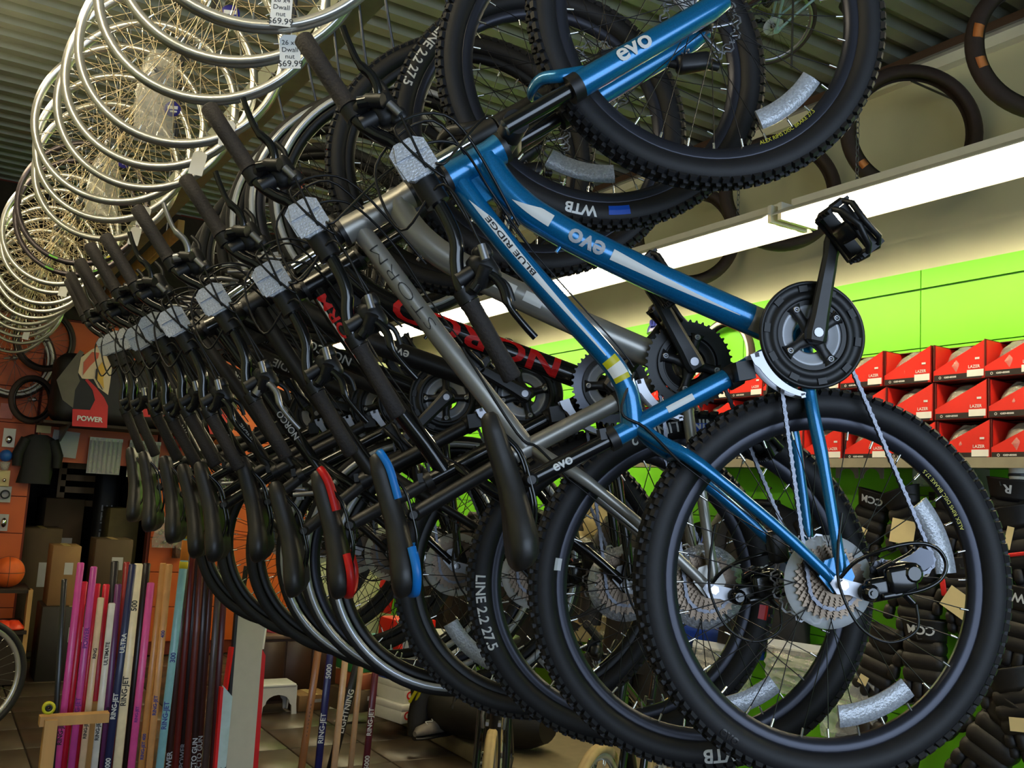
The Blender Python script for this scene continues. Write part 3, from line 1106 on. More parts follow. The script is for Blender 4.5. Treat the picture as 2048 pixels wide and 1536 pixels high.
    mb.annulus(ringpts(48, 0.066), ringpts(48, 0.056), -0.0625, -0.0585)
    mb.tube([(0, -0.050, 0), (0, -0.068, 0)], 0.019, 16)
    for i in range(4):
        q = ca + PI / 4 + i * PI / 2
        mb.tube([(0.012 * math.cos(q), -0.063, 0.012 * math.sin(q)), (0.034 * math.cos(q), -0.062, 0.034 * math.sin(q)), (0.05 * math.cos(q), -0.061, 0.05 * math.sin(q)), (0.060 * math.cos(q), -0.0605, 0.060 * math.sin(q))], [0.016, 0.009, 0.010, 0.016], 8, flat=0.55)
    part('spider', mb, M_BLKS, ck)
    for i in range(4):
        q = ca + PI / 4 + i * PI / 2
        part('chainring_bolt', lambda: MB().lathe([(0, -0.003), (0.0028, -0.003), (0.0028, -0.0045), (0.0062, -0.0045), (0.0062, 0.004), (0, 0.004)], 12, False), M_ALU, ck, (0.0535 * math.cos(q), -0.066, 0.0535 * math.sin(q)), key='crbolt')
    part('inner_shield', lambda: MB().lathe([(0.0565, -0.059), (0.050, -0.058), (0.047, -0.0545), (0.036, -0.053), (0.031, -0.050), (0.047, -0.0485), (0.0565, -0.053)], 48), c.get('shield', M_SHIELD), ck, key='shield')
    for s, ang in ((-1, ca), (1, ca + PI)):
        part('crank_arm', (lambda s=s: crank_arm_mb(s)), c.get('crankm', M_BLKS), ck, (0, s * 0.078, 0), (0, -ang, 0), key=('crank', s))
        part('crank_bolt', lambda: MB().tube([(0, -0.0125, 0), (0, 0.0125, 0)], 0.0085, 12), M_ALU, ck, (0, s * 0.0785, 0), key='crankbolt')
        e = Vector((0.17 * math.cos(ang), s * 0.097, 0.17 * math.sin(ang)))
        part('pedal', (lambda s=s: pedal_mb(s)), M_PLAST, root, bb + e, (0, -0.5, 0), key=('pedal', s))
    part('chain', chain_mb, M_CHAIN, root, key='chain')
    # ---- derailleurs
    fd = part('front_derailleur', fd_mb, M_ALU, root, key='fd')
    part('derailleur_clamp', lambda: MB().tube([(0.398, 0, 0.082), (0.390, 0, 0.106)], 0.0225, 14).box((0.398, -0.034, 0.085), (0.034, 0.034, 0.032)), M_BLKS, fd, key='fdclamp')
    rd = empty('rear_derailleur', root)
    part('hanger_plate', lambda: MB().prism([(0.018, 0.008), (0.006, 0.02), (-0.014, 0.012), (-0.02, -0.01), (-0.032, -0.03), (-0.028, -0.048), (-0.012, -0.05), (-0.004, -0.034), (0.004, -0.016)], -0.072, -0.067), M_ALU, rd, key='hanger')
    part('axle_nut', lambda: MB().tube([(0, -0.066, 0), (0, -0.082, 0)], 0.009, 6), M_CHROME, rd, key='axnut')
    part('body', lambda: MB().rbox((-0.018, -0.082, -0.062), (0.04, 0.024, 0.05), 0.008).rbox((-0.008, -0.092, -0.098), (0.05, 0.022, 0.055), 0.009).tube([(-0.02, -0.07, -0.04), (-0.02, -0.094, -0.04), (-0.02, -0.1, -0.04)], [0.015, 0.015, 0.009], 12).tube([(-0.02, -0.09, -0.04), (-0.02, -0.103, -0.04)], 0.005, 6).tube([(0.0, -0.06, -0.118), (0.0, -0.1, -0.118), (0.0, -0.106, -0.118)], [0.019, 0.019, 0.012], 12).tube([(0.016, -0.09, -0.06), (0.026, -0.1, -0.085)], 0.005, 6).rbox((-0.03, -0.096, -0.075), (0.012, 0.01, 0.04), 0.004).tube([(-0.03, -0.085, -0.10), (-0.052, -0.085, -0.115)], 0.006, 8), M_BLK, rd, key='rdbody')
    for y in (-0.047, -0.030):
        part('cage_plate', lambda: MB().prism([(-0.016, -0.085), (0.006, -0.08), (0.02, -0.095), (0.016, -0.12), (0.024, -0.15), (0.033, -0.168), (0.022, -0.19), (0.0, -0.188), (-0.008, -0.168), (-0.004, -0.142), (-0.014, -0.115)], -0.001, 0.001), M_GSTEEL, rd, (0, y, 0), key='cage')
    for (x, z) in ((0.0, -0.095), (0.010, -0.168)):
        part('jockey_wheel', lambda: MB().annulus(toothed(0.019, 11, 0.005), ringpts(55, 0.007), -0.004, 0.004), M_PLAST, rd, (x, -0.0385, z), key='jockey')
    part('derailleur_guard', lambda: MB().tube(crv([(0.012, -0.072, 0.0), (0.038, -0.088, -0.03), (0.052, -0.108, -0.085), (0.05, -0.112, -0.135), (0.034, -0.112, -0.165), (0.006, -0.112, -0.174), (-0.018, -0.11, -0.158), (-0.03, -0.104, -0.12), (-0.03, -0.088, -0.07), (-0.02, -0.075, -0.03)], 5), 0.0036, 8), M_BLK, rd, key='rdguard')
    part('cable_loop', lambda: MB().tube(crv([(0.12, -0.066, -0.03), (0.06, -0.075, -0.005), (0.0, -0.09, 0.012), (-0.07, -0.098, -0.005), (-0.105, -0.1, -0.05), (-0.095, -0.096, -0.105), (-0.055, -0.088, -0.118)], 6), 0.0026, 6), M_CABLE, rd, key='rdloop')
    if g['disc']:
        part('rear_caliper', lambda: MB().rbox((0.07, 0.05, 0.055), (0.06, 0.03, 0.035), 0.008), M_BLKS, root, key='rcal')
        part('front_caliper', MB().rbox((0, 0, 0), (0.035, 0.034, 0.07), 0.009).tube([(0, 0, 0.03), (0.012, 0.006, 0.055)], 0.009, 8).tube([(-0.008, 0, -0.03), (-0.012, 0.006, -0.05)], 0.009, 8), M_BLKS, root, fa - f * 0.06 - a * 0.055 + Vector((0, 0.052, 0)))
    else:
        for (nm, q) in (('rear_brake', Vector((sx - 0.075, 0, sz - 0.02))), ('front_brake', ct.lerp(low, 0.22) + f * 0.035)):
            mb = MB()
            for s in (-1, 1):
                mb.tube([q + Vector((0, s * 0.04, 0)), q + Vector((0.012, s * 0.045, 0.05)), q + Vector((0.016, s * 0.036, 0.10))], 0.007, 6)
                mb.box(q + Vector((0.0, s * 0.024, 0.02)), (0.05, 0.012, 0.014))
            part(nm, mb, M_ALU, root)
    if bare:
        return root
    # ---- stem and handlebar, turned a quarter so that the bar lies along the frame
    C0 = hu - a * g.get('stack', 0.058) - f * 0.026
    w0 = Vector((0, -0.085, 0))
    part('stem', MB().tube([hu - a * 0.028 - f * 0.004, C0 + w0], 0.0185, 12).tube([hu - a * 0.02, hu - a * 0.064], 0.0215, 14).tube([C0 + w0 - f * 0.028, C0 + w0 + f * 0.028], 0.0225, 14), M_BLKS, root)
    hb = empty('handlebar', root)
    pts = []
    for (s, h, w) in ((-0.35, 0.047, 0.068), (-0.21, 0.043, 0.074), (-0.165, 0.040, 0.077), (-0.13, 0.026, 0.081), (-0.10, 0.008, 0.084), (-0.05, 0.0, 0.085), (0.05, 0.0, 0.085), (0.10, 0.008, 0.084), (0.13, 0.026, 0.081), (0.165, 0.040, 0.077), (0.21, 0.043, 0.074), (0.35, 0.047, 0.068)):
        pts.append(C0 + f * s - a * h + Vector((0, -w, 0)))
    part('bar', MB().tube(crv(pts, 3), 0.0125, 12), c.get('bar', M_BLK), hb)
    for e in (-1, 1):
        p, q = (pts[0], pts[1]) if e < 0 else (pts[-1], pts[-2])
        part('grip', MB().tube([p + (p - q).normalized() * 0.004, p, q.lerp(p, 0.5), q, q + (q - p).normalized() * 0.008], [0.013, 0.0172, 0.0158, 0.0165, 0.0185], 14), M_GRIP, hb)
    ends = []
    for e in (1, -1):
        ends.append(lever_group(hb, 1, c.get('lever', M_BLK), M_PLAST, f, a, C0, e))
    rc = C0 + w0 + f * g.get('refl', 0.055) - a * 0.0
    Mr = Matrix((f, Vector((0, 1, 0)), -a)).transposed().to_4x4()
    Mr.translation = rc + Vector((0, -0.026, 0))
    part('reflector', lambda: MB().prism([(-0.036, -0.018), (-0.024, -0.034), (0.024, -0.034), (0.036, -0.018), (0.036, 0.018), (0.024, 0.034), (-0.024, 0.034), (-0.036, 0.018)], 0, 0.012).prism([(-0.032, -0.03), (0.002, -0.032), (0.002, 0.032), (-0.032, 0.03)], -0.004, 0.0).prism([(0.006, -0.030), (0.032, -0.02), (0.032, 0.02), (0.006, 0.030)], -0.006, 0.0), M_REFL, hb, M=Mr, key='hbrefl')
    part('reflector_bracket', MB().tube([rc + Vector((0, 0.02, 0)), rc + Vector((0, -0.015, 0))], 0.012, 8), M_PLAST, hb)
    # cables: big loops from the levers to the frame
    t1 = Vector((g['tt'][2][0] + 0.014, -0.006, g['tt'][2][1] - g['tr'] - 0.004))
    t0 = Vector((g['tt'][1][0] + 0.02, -0.016, g['tt'][1][1] - g['tr'] - 0.008))
    dq = Vector((g['dt'][3][0] - 0.03, -0.012, g['dt'][3][1] + 0.022))
    mb = MB()
    mb.tube(crv([ends[0][0], ends[0][0] - f * 0.10 - a * 0.01, hu + f * 0.045 - a * 0.03 + Vector((0, -0.10, 0)), hu + f * 0.02 + a * 0.03 + Vector((0, -0.075, 0)), t0, t1], 7), 0.0026, 6)
    mb.tube(crv([ends[0][1], ends[0][1] - f * 0.12 + Vector((0, -0.03, 0)), hu + f * 0.09 - a * 0.06 + Vector((0, -0.11, 0)), hu + f * 0.07 + a * 0.05 + Vector((0, -0.06, 0)), dq], 7), 0.0026, 6)
    mb.tube(crv([ends[1][0], ends[1][0] + f * 0.12, C0 - f * 0.03 - a * 0.075 + Vector((0, -0.06, 0)), C0 + f * 0.10 - a * 0.05 + Vector((0, -0.035, 0)), hu + f * 0.09 + a * 0.02 + Vector((0, -0.05, 0)), t0 + Vector((0.01, 0.03, 0))], 7), 0.0026, 6)
    mb.tube(crv([ends[1][1], ends[1][1] + f * 0.14 + Vector((0, -0.02, 0)), C0 + f * 0.02 + a * 0.045 + Vector((0, -0.12, 0)), hl + f * 0.05 + Vector((0, -0.05, 0)), ct + Vector((0, 0.05, 0)) + f * 0.02], 7), 0.0026, 6)
    part('cable', mb, M_CABLE, hb)
    # bare cables and housing along the top tube and down the seat stay
    mb = MB()
    tt = crv([(p[0], 0, p[1]) for p in g['tt']], 3)
    mb.tube([p + Vector((0.01, -0.006, -g['tr'] - 0.006)) for p in tt[4:-6]], 0.0016, 5)
    mb.tube(crv([tt[-7] + Vector((0, -0.012, -0.024)), (sx + 0.045, -0.026, sz + 0.03), (sx + 0.01, -0.032, sz - 0.005), (sx - 0.06, -0.05, sz - 0.05)], 5), 0.0028, 6)
    mb.tube([(sx - 0.06, -0.05, sz - 0.05), (0.13, -0.066, 0.122 * sz / 0.287)], 0.0014, 5)
    part('frame_cable', mb, M_CABLE, root)
    return root
# ------------------------------------------------------------------ the row of hanging bicycles
def hubpos(px, py, k):
    return EYE + ray(px, py) * (1.723 * k)


def decals_blue(fr, AX):
    mb = MB()
    AX['dt'].band(mb, 0.095, 0.175, lambda x: -0.012 - 0.002 * x, lambda x: -0.012 + 0.022 * min(1, x * 1.5))
    L = AX['dt'].L[-1]
    AX['dt'].band(mb, 0.30, 0.56, lambda x: -0.006 * (1 - x) - 0.009, lambda x: 0.014 * (1 - x) ** 1.3 - 0.008)
    AX['tt'].band(mb, 0.055, 0.43, lambda x: -0.009 + 0.004 * x, lambda x: -0.009 + 0.02 * min(1, x * 6) - 0.014 * x)
    part('white_decal', mb, M_WHITE, fr)
    mb = MB()
    AX['dtf'].text(mb, 'evo', 0.050, L - 0.285, 0.004, 0.0012)
    part('lettering', mb, M_GREYDEC, fr)
    mb = MB()
    AX['ttf'].text(mb, 'BLUE RIDGE', 0.0125, AX['ttf'].L[-1] - 0.235, 0.0015, 0.0002, fit=0.135)
    part('model_lettering', mb, M_INK, fr)
    mb = MB()
    AX['st'].band(mb, 0.235, 0.29, lambda x: -0.006, lambda x: 0.006)
    part('size_sticker', mb, M_WHITE, fr)
    mb = MB()
    AX['tt'].band(mb, 0.437, 0.452, lambda x: -0.02, lambda x: 0.012)
    AX['tt'].band(mb, 0.475, 0.485, lambda x: -0.02, lambda x: 0.012)
    part('yellow_sticker', mb, M_YEL, fr)
    mb = MB()
    AX['tt'].band(mb, 0.452, 0.475, lambda x: -0.02, lambda x: 0.012)
    part('barcode_sticker', mb, M_PAPER, fr)
    mb = MB()
    AX['dt'].band(mb, 0.585, 0.63, lambda x: -0.028, lambda x: 0.028)
    part('grey_band', mb, M_GREY, fr)


def decals_grey(fr, AX):
    mb = MB()
    AX['ttf'].text(mb, 'STORM', 0.030, 0.30, 0.002, -0.0008, fit=0.2)
    part('model_lettering', mb, M_DARKDEC, fr)
    mb = MB()
    AX['dt'].band(mb, 0.20, 0.24, lambda x: -0.012, lambda x: 0.01)
    AX['dt'].band(mb, 0.26, 0.31, lambda x: -0.012, lambda x: 0.01)
    AX['dt'].band(mb, 0.33, 0.37, lambda x: -0.012, lambda x: 0.01)
    part('pale_decal', mb, M_WHITE, fr)


def decals_red(fr, AX):
    mb = MB()
    L = AX['dtf'].L[-1]
    AX['dtf'].text(mb, 'NORCO', 0.074, 0.12, 0.0, 0.002, fit=0.40)
    part('lettering', mb, M_RED, fr)
    mb = MB()
    AX['ttf'].text(mb, 'STORM', 0.030, 0.31, 0.002, 0.0006, fit=0.17)
    part('model_lettering', mb, M_RED, fr)
    mb = MB()
    AX['tt'].band(mb, 0.03, 0.25, lambda x: -0.014, lambda x: -0.010)
    part('white_decal', mb, M_WHITE, fr)


def decals_small(word, mm, pos=0.10, size=0.034):
    def f(fr, AX):
        mb = MB()
        AX['dtf'].text(mb, word, size, AX['dtf'].L[-1] * 0.45, 0.0, 0.0004)
        AX['ttf'].text(mb, word, size * 0.7, pos, 0.0, 0.0004)
        part('lettering', mb, mm, fr)
    return f


def var(base, **kw):
    g = dict(base)
    g.update(kw)
    return g


B3G = var(MTB, hl=(0.822, 0.468), hu=(0.775, 0.586), dt=[(0.812, 0.50), (0.78, 0.485), (0.73, 0.44), (0.68, 0.37), (0.63, 0.29), (0.56, 0.165), (0.44, -0.045)], dr=0.026,
          tt=[(0.775, 0.568), (0.70, 0.538), (0.58, 0.484), (0.46, 0.425), (0.38, 0.382), (0.315, 0.352)], st=(0.298, 0.395), post=(0.235, 0.575), fa=(1.065, 0.0), ss=(0.312, 0.325))
HYB = var(MTB, hl=(0.785, 0.425), hu=(0.738, 0.548), dt=[(0.775, 0.46), (0.74, 0.435), (0.68, 0.345), (0.61, 0.235), (0.535, 0.112), (0.44, -0.045)], dr=0.024, hr=0.024,
          tt=[(0.744, 0.53), (0.67, 0.492), (0.56, 0.438), (0.45, 0.384), (0.37, 0.345), (0.312, 0.318)], tr=0.0175, st=(0.303, 0.372), post=(0.238, 0.515), fa=(1.02, 0.0),
          R=0.346, bead=0.308, tw=0.0185, knobs=False, susp=False, disc=False, ss=(0.315, 0.31), sr=0.0165)
HYS = var(HYB, susp=True, fa=(1.03, 0.0))

GRP = 'bicycles hanging in a row by their front wheels'
BIKES = []
BIKES.append(bicycle('mountain_bike', 'bright blue hardtail mountain bike with white lettering, nearest of the hanging row', hubpos(1648, 1162, 1.0), MTB,
    dict(frame=M_BLUE, lowers=M_BLUE, decals=decals_blue, fork_text='evo', post_text='evo', crank=-0.36, ring2=M_ALU, rim=M_RIMB,
         front=dict(reflectors=[(-2.62 + 0.0, 0.236)], rimtexts=[('ALEX RIMS DISC BRAKE 27.5', 0.0105, -2.75, 0.278, True, M_YEL)]),
         rear=dict(reflectors=[(-1.39, 0.228), (-2.53 + 5.85, 0.236)], texts=[('evo', 0.026, 2.33, 0.5, True, M_CHAR, 0.0004)], rimtexts=[('ALEX RIMS DISC BRAKE 27.5', 0.0105, -1.18, 0.278, True, M_YEL)])), GRP))
BIKES.append(bicycle('mountain_bike', 'satin grey mountain bike hanging second in the row, directly behind the blue one', hubpos(1404, 1172, 1.105), var(MTB, web=False, hu=(0.823, 0.585), post=(0.241, 0.543), tt=[(0.83, 0.56), (0.76, 0.525), (0.65, 0.47), (0.55, 0.418), (0.44, 0.358), (0.335, 0.302)]),
    dict(frame=M_GREY, lowers=M_BLKS, stanchion=M_CHROME, decals=decals_grey, post=M_BLKS, saddle_trim=M_CYAN, crank=0.35, spin=0.2, ring=M_BLKS, ring2=M_BLKS, guard=M_MIRROR, guardring=False, shield=M_BLKS,
         front=dict(texts=[('WTB', 0.03, 2.8, 0.45, False, M_WHITE, 0.001)], bands=[(2.98, 3.12, 0.2, 0.55, M_BLUEDEC)], reflectors=[(-1.1, 0.236), (2.75, 0.236)]),
         rear=dict(texts=[('WTB', 0.036, 3.05, 0.45, False, M_WHITE, 0.001), ('NINE LINE 2.2', 0.03, 0.02, 0.45, True, M_WHITE, 0.0005)], bands=[(-0.22, -0.12, 0.2, 0.5, M_BLUEDEC), (1.2, 1.28, -0.12, 0.14, M_WHITE)], reflectors=[(3.3, 0.236)])), GRP))
BIKES.append(bicycle('mountain_bike', 'gloss black mountain bike with large red lettering on its down tube', hubpos(1245, 1166, 1.24), B3G,
    dict(frame=M_BLK, lowers=M_BLKS, decals=decals_red, post=M_CHAR, saddle_trim=M_RED, crank=-0.9, spin=0.1, ring=M_GSTEEL, guard=M_MIRROR, guardring=False,
         front=dict(texts=[('NINE LINE 2.2 27.5', 0.03, 0.75, 0.45, True, M_WHITE, 0.0006)]),
         rear=dict(texts=[('LINE 2.2 27.5', 0.03, 1.58, 0.45, True, M_WHITE, 0.0006), ('WTB', 0.036, -1.75, 0.45, True, M_WHITE, 0.001)], bands=[(-2.0, -1.9, 0.25, 0.75, M_RED)], reflectors=[(2.4, 0.236)])), GRP))
BIKES.append(bicycle('mountain_bike', 'black mountain bike with silver brake levers hanging fourth in the row', hubpos(1068, 1148, 1.37), var(B3G, R=0.35, post=(0.205, 0.535), st=(0.298, 0.38)),
    dict(frame=M_BLKS, lowers=M_BLKS, stanchion=M_CHROME, decals=decals_small('evo', M_WHITE), lever=M_ALU, crank=0.9, ring=M_GSTEEL, post=M_CHAR, rim=M_RIMK, front=dict(), rear=dict(reflectors=[(2.2, 0.236)])), GRP))
hy = [
    ('hybrid_bike', 'black hybrid bike with bright reflective tyre stripes, hanging fifth in the row', 912, 1128, 1.48, var(HYB, post=(0.25, 0.46)), dict(frame=M_BLK, decals=decals_small('NORCO', M_GREYDEC), stripe=True, crank=2.2, rim=M_RIMK, post=M_CHAR)),
    ('hybrid_bike', 'charcoal hybrid bike with reflective tyre stripes, hanging sixth in the row', 845, 1112, 1.56, HYS, dict(frame=M_CHAR, decals=decals_small('evo', M_WHITE), stripe=True, crank=0.4, rim=M_RIMB, stanchion=M_CHROME)),
    ('hybrid_bike', 'black hybrid bike with striped tyres and chrome fork tubes, hanging seventh in the row', 785, 1105, 1.66, HYS, dict(frame=M_BLKS, decals=decals_small('INDIE', M_GREYDEC), stripe=True, crank=-0.7, rim=M_RIMK, stanchion=M_CHROME)),
    ('hybrid_bike', 'black hybrid bike on plain black tyres, hanging eighth in the row', 709, 1095, 1.79, HYB, dict(frame=M_BLK, decals=decals_small('evo', M_GREYDEC), crank=1.2, rim=M_RIMK, tilt=0.05)),
    ('hybrid_bike', 'dark grey hybrid bike hanging ninth in the row, last but one', 632, 1080, 1.95, HYB, dict(frame=M_CHAR, decals=decals_small('VFR', M_WHITE), crank=0.2, rim=M_RIMK, tilt=0.075)),
    ('hybrid_bike', 'black hybrid bike hanging at the far end of the row', 575, 1070, 2.1, HYB, dict(frame=M_BLKS, decals=decals_small('VFR', M_WHITE), crank=2.0, rim=M_RIMK, tilt=0.11)),
]
for (nm, lb, px, py, k, g, c) in hy:
    BIKES.append(bicycle(nm, lb, hubpos(px, py, k), g, c, GRP))
# ------------------------------------------------------------------ hooks that hold the bicycles
M_HOOK = mat('red_vinyl_hook', (190, 30, 24), 0.4, 0, 0.05)
ordn = ['first', 'second', 'third', 'fourth', 'fifth', 'sixth', 'seventh', 'eighth', 'ninth', 'tenth', 'eleventh', 'twelfth']
GEO = [MTB, MTB, B3G, B3G, HYB, HYS, HYS, HYB, HYB, HYB]
for i, (bk, gg) in enumerate(zip(BIKES, GEO)):
    Mw = bk.matrix_basis
    ax = Mw @ Vector((gg['fa'][0], 0, 0))
    top = ax + Vector((0, 0, gg['bead'] - 0.028))
    e = Vector((0.94, top.y, 2.985))
    d = (Mw.to_3x3() @ Vector((0, 1, 0)))
    q0 = top + d * 0.05 + Vector((0, 0, 0.02))
    hk = part('bicycle_hook', MB().tube(crv([e, e + (q0 - e) * 0.35 + Vector((0, 0, -0.01)), q0 + Vector((-0.01, 0, 0.05)), q0], 5), 0.0045, 8), M_GSTEEL)
    part('vinyl_crook', MB().tube(crv([q0 + Vector((-0.004, 0, 0.03)), q0, top + Vector((0, 0, -0.012)), top - d * 0.04 + Vector((0, 0, 0.006)), top - d * 0.05 + Vector((0, 0, 0.03))], 5), 0.0066, 8), M_HOOK, hk)
    tag(hk, 'steel hook with red crook holding the %s bike in the row' % ordn[i], 'hook', 'bicycle hooks')

# ------------------------------------------------------------------ loose silver wheels hanging at the left
RB = 0.281
def wheel_rim_silver():
    return MB().lathe([(RB + 0.006, 0.0115), (RB - 0.004, 0.0125), (RB - 0.013, 0.011), (RB - 0.016, 0.004), (RB - 0.016, -0.004), (RB - 0.013, -0.011), (RB - 0.004, -0.0125), (RB + 0.006, -0.0115), (RB + 0.001, -0.008), (RB - 0.001, 0), (RB + 0.001, 0.008)], 72)


M_TAG = mat('paper_price_tag', (240, 238, 232), 0.85, 0, 0.02)
M_STICK = mat('purple_blue_sticker', (52, 48, 150), 0.5, 0, 0.03)
M_BAG = clear('clear_poly_bag', (226, 222, 208), 0.33, 0.14, 1.0, 26)
M_SPOKEG = mat('bright_spoke', (205, 186, 150), 0.3, 0.85, 0.04)
M_DARKRIM = mat('dark_alloy_rim', (92, 84, 88), 0.3, 0.6, 0.05)
RN = -N


def price_tag(parent, loc, words, rz=0.0):
    Mt = Matrix((Vector((1, 0, 0)), Vector((0, 1, 0)), Vector((0, 0, 1)))).to_4x4()
    t = part('price_tag', MB().prism([(-0.021, -0.036), (0.021, -0.036), (0.021, 0.028), (0.012, 0.037), (-0.012, 0.037), (-0.021, 0.028)], -0.0006, 0.0006), M_TAG, parent, loc, (0, rz, 0))
    if words:
        mb = MB()
        for q, w in enumerate(words):
            flat_text(mb, w, 0.0145 if q < 3 else 0.019, Matrix.Translation((0, -0.0012, 0.020 - q * 0.0155)) @ Matrix.Rotation(PI / 2, 4, 'X'))
        t2 = part('handwriting', mb, M_INK, parent, loc, (0, rz, 0))
    part('string', MB().tube([(loc[0], loc[1], loc[2] + 0.036), (loc[0] * 0.97, loc[1] + 0.006, loc[2] + 0.06)], 0.0008, 4), M_TAG, parent)


# centre of each wheel: nearest first (x, y, z), mostly 26-inch alloy rims on one rail of wires
rows = []
bott = [62, 131, 205, 290, 337, 378, 412, 446, 480, 531, 552, 573, 590, 612, 626, 640, 652, 664, 676, 688, 706, 722]
jit = random.Random(5)
for k, yb in enumerate(bott):
    # the lowest point of each wheel in the picture gives its distance along the row
    lo_, hi_ = 1.2, 9.0
    for _ in range(40):
        mid = (lo_ + hi_) / 2
        p = Vector((0.46, mid, 2.465)) - EYE
        yy = 768 + 1900 * p.dot(DOWN) / p.dot(FWD)
        if yy < yb:
            lo_ = mid
        else:
            hi_ = mid
    rows.append((0.46 + jit.uniform(-0.025, 0.025), mid, 2.465 + 0.287))
lab_extra = {0: 'with two handwritten price tags, nearest of the loose row', 1: 'hanging second in the loose row, just behind the tagged one', 2: 'hanging third in the loose row with a round sticker', 3: 'with one blank white tag, fourth in the loose row',
             4: 'hanging fifth in the loose row with a bagged hub', 9: 'with dark rim and coloured decals halfway down the loose row', 21: 'lowest at the far end of the loose row'}
for k, (x, y, z) in enumerate(rows):
    Mw = Matrix((U.cross(Vector((0, 0, 1))).normalized() if False else Vector((N.y, -N.x, 0)).normalized() * -1, -N, Vector((0, 0, 1)))).transposed()
    yaw = Matrix.Rotation(jit.uniform(-0.05, 0.05), 3, 'Z') @ Matrix.Rotation(jit.uniform(-0.03, 0.03), 3, 'X')
    M4 = (yaw @ Mw).to_4x4()
    M4.translation = Vector((x, y, z))
    w = empty('loose_wheel', None, M4)
    dark = k in (9, 10)
    lb = 'bare %s bicycle wheel ' % ('dark alloy' if dark else 'silver') + (lab_extra[k] if k in lab_extra else 'hanging %s in the loose row, counted from the near end' % (ordn[k] if k < 12 else ['thirteenth', 'fourteenth', 'fifteenth', 'sixteenth', 'seventeenth', 'eighteenth', 'nineteenth', 'twentieth', 'twenty-first', 'twenty-second'][k - 12]))
    tag(w, lb, 'bicycle wheel', 'loose wheels hanging in a row')
    part('rim', wheel_rim_silver, M_DARKRIM if dark else M_SILVRIM, w, key='srim')
    sp = jit.uniform(0, 1)
    part('spokes', lambda: spokes_mb(RB - 0.015, 36, 0.02, 0.032, 0.00115), M_SPOKEG, w, key='sspokes', rot=(0, sp, 0), stuff=True)
    part('nipples', lambda: nipples_mb(RB - 0.015, 36), M_NIP, w, key='snip', rot=(0, sp, 0), stuff=True)
    part('hub', lambda: hub_mb(0.032, 0.023, 0.066), M_ALU, w, key='shub')
    wire = MB().tube([(0.0, 0.0, RB - 0.02), (0.0, 0.014, RB + 0.01), (0, 0.004, RB + 0.05), (0.0, 0.0, CEIL - z)], 0.0018, 5)
    part('hanging_wire', wire, M_GSTEEL, w)
    if k == 0:
        price_tag(w, (0.055, -0.02, -0.245), ['26 x4', 'Dwall', 'nut', '$69.99'], 0.0)
        price_tag(w, (0.075, 0.012, -0.318), ['26 x4', 'Dwall', 'nut', '$69.99'], -0.1)
    elif k == 3:
        price_tag(w, (0.145, -0.02, -0.24), None, 0.0)
    elif k in (4, 7, 8, 12, 18):
        price_tag(w, (0.14 if k < 9 else 0.06, -0.02, -0.26), None, 0.15)
    if k in (2, 4, 7):
        part('sticker', MB().lathe([(0, -0.008), (0.024, -0.008), (0.024, -0.0065), (0, -0.0065)], 24, False), M_STICK, w, (0.05, -0.012, -0.06 if k != 4 else -0.1))
        part('sticker_print', MB().box((0, -0.009, 0.004), (0.03, 0.001, 0.010)).box((0.004, -0.009, -0.008), (0.02, 0.001, 0.005)), M_WHITE, w, (0.05, -0.012, -0.06 if k != 4 else -0.1))
    if k in (4, 8):
        mb = MB()
        rr = random.Random(k)
        rings = []
        for q in range(7):
            zz = 0.07 - q * 0.045
            ww = 0.032 + 0.03 * math.sin(min(1, q / 3) * PI / 2)
            rings.append([Vector((ww * math.cos(t) * (1 + rr.uniform(-.15, .15)), ww * 0.75 * math.sin(t) * (1 + rr.uniform(-.15, .15)) - 0.02, zz)) for t in [2 * PI * j / 12 for j in range(12)]])
        mb.loft(rings, False)
        part('poly_bag', mb, M_BAG, w)
    if dark:
        for (a0, a1, mm) in ((-2.0, -1.85, mat('green_decal', (110, 190, 60), 0.4)), (-1.2, -1.1, mat('green_decal', (110, 190, 60), 0.4)), (-1.08, -0.95, M_YEL)):
            part('rim_decal', MB().lathe([(RB - 0.003, -0.0128), (RB - 0.011, -0.0122)], 8, False, a0=a0, a1=a1), mm, w)

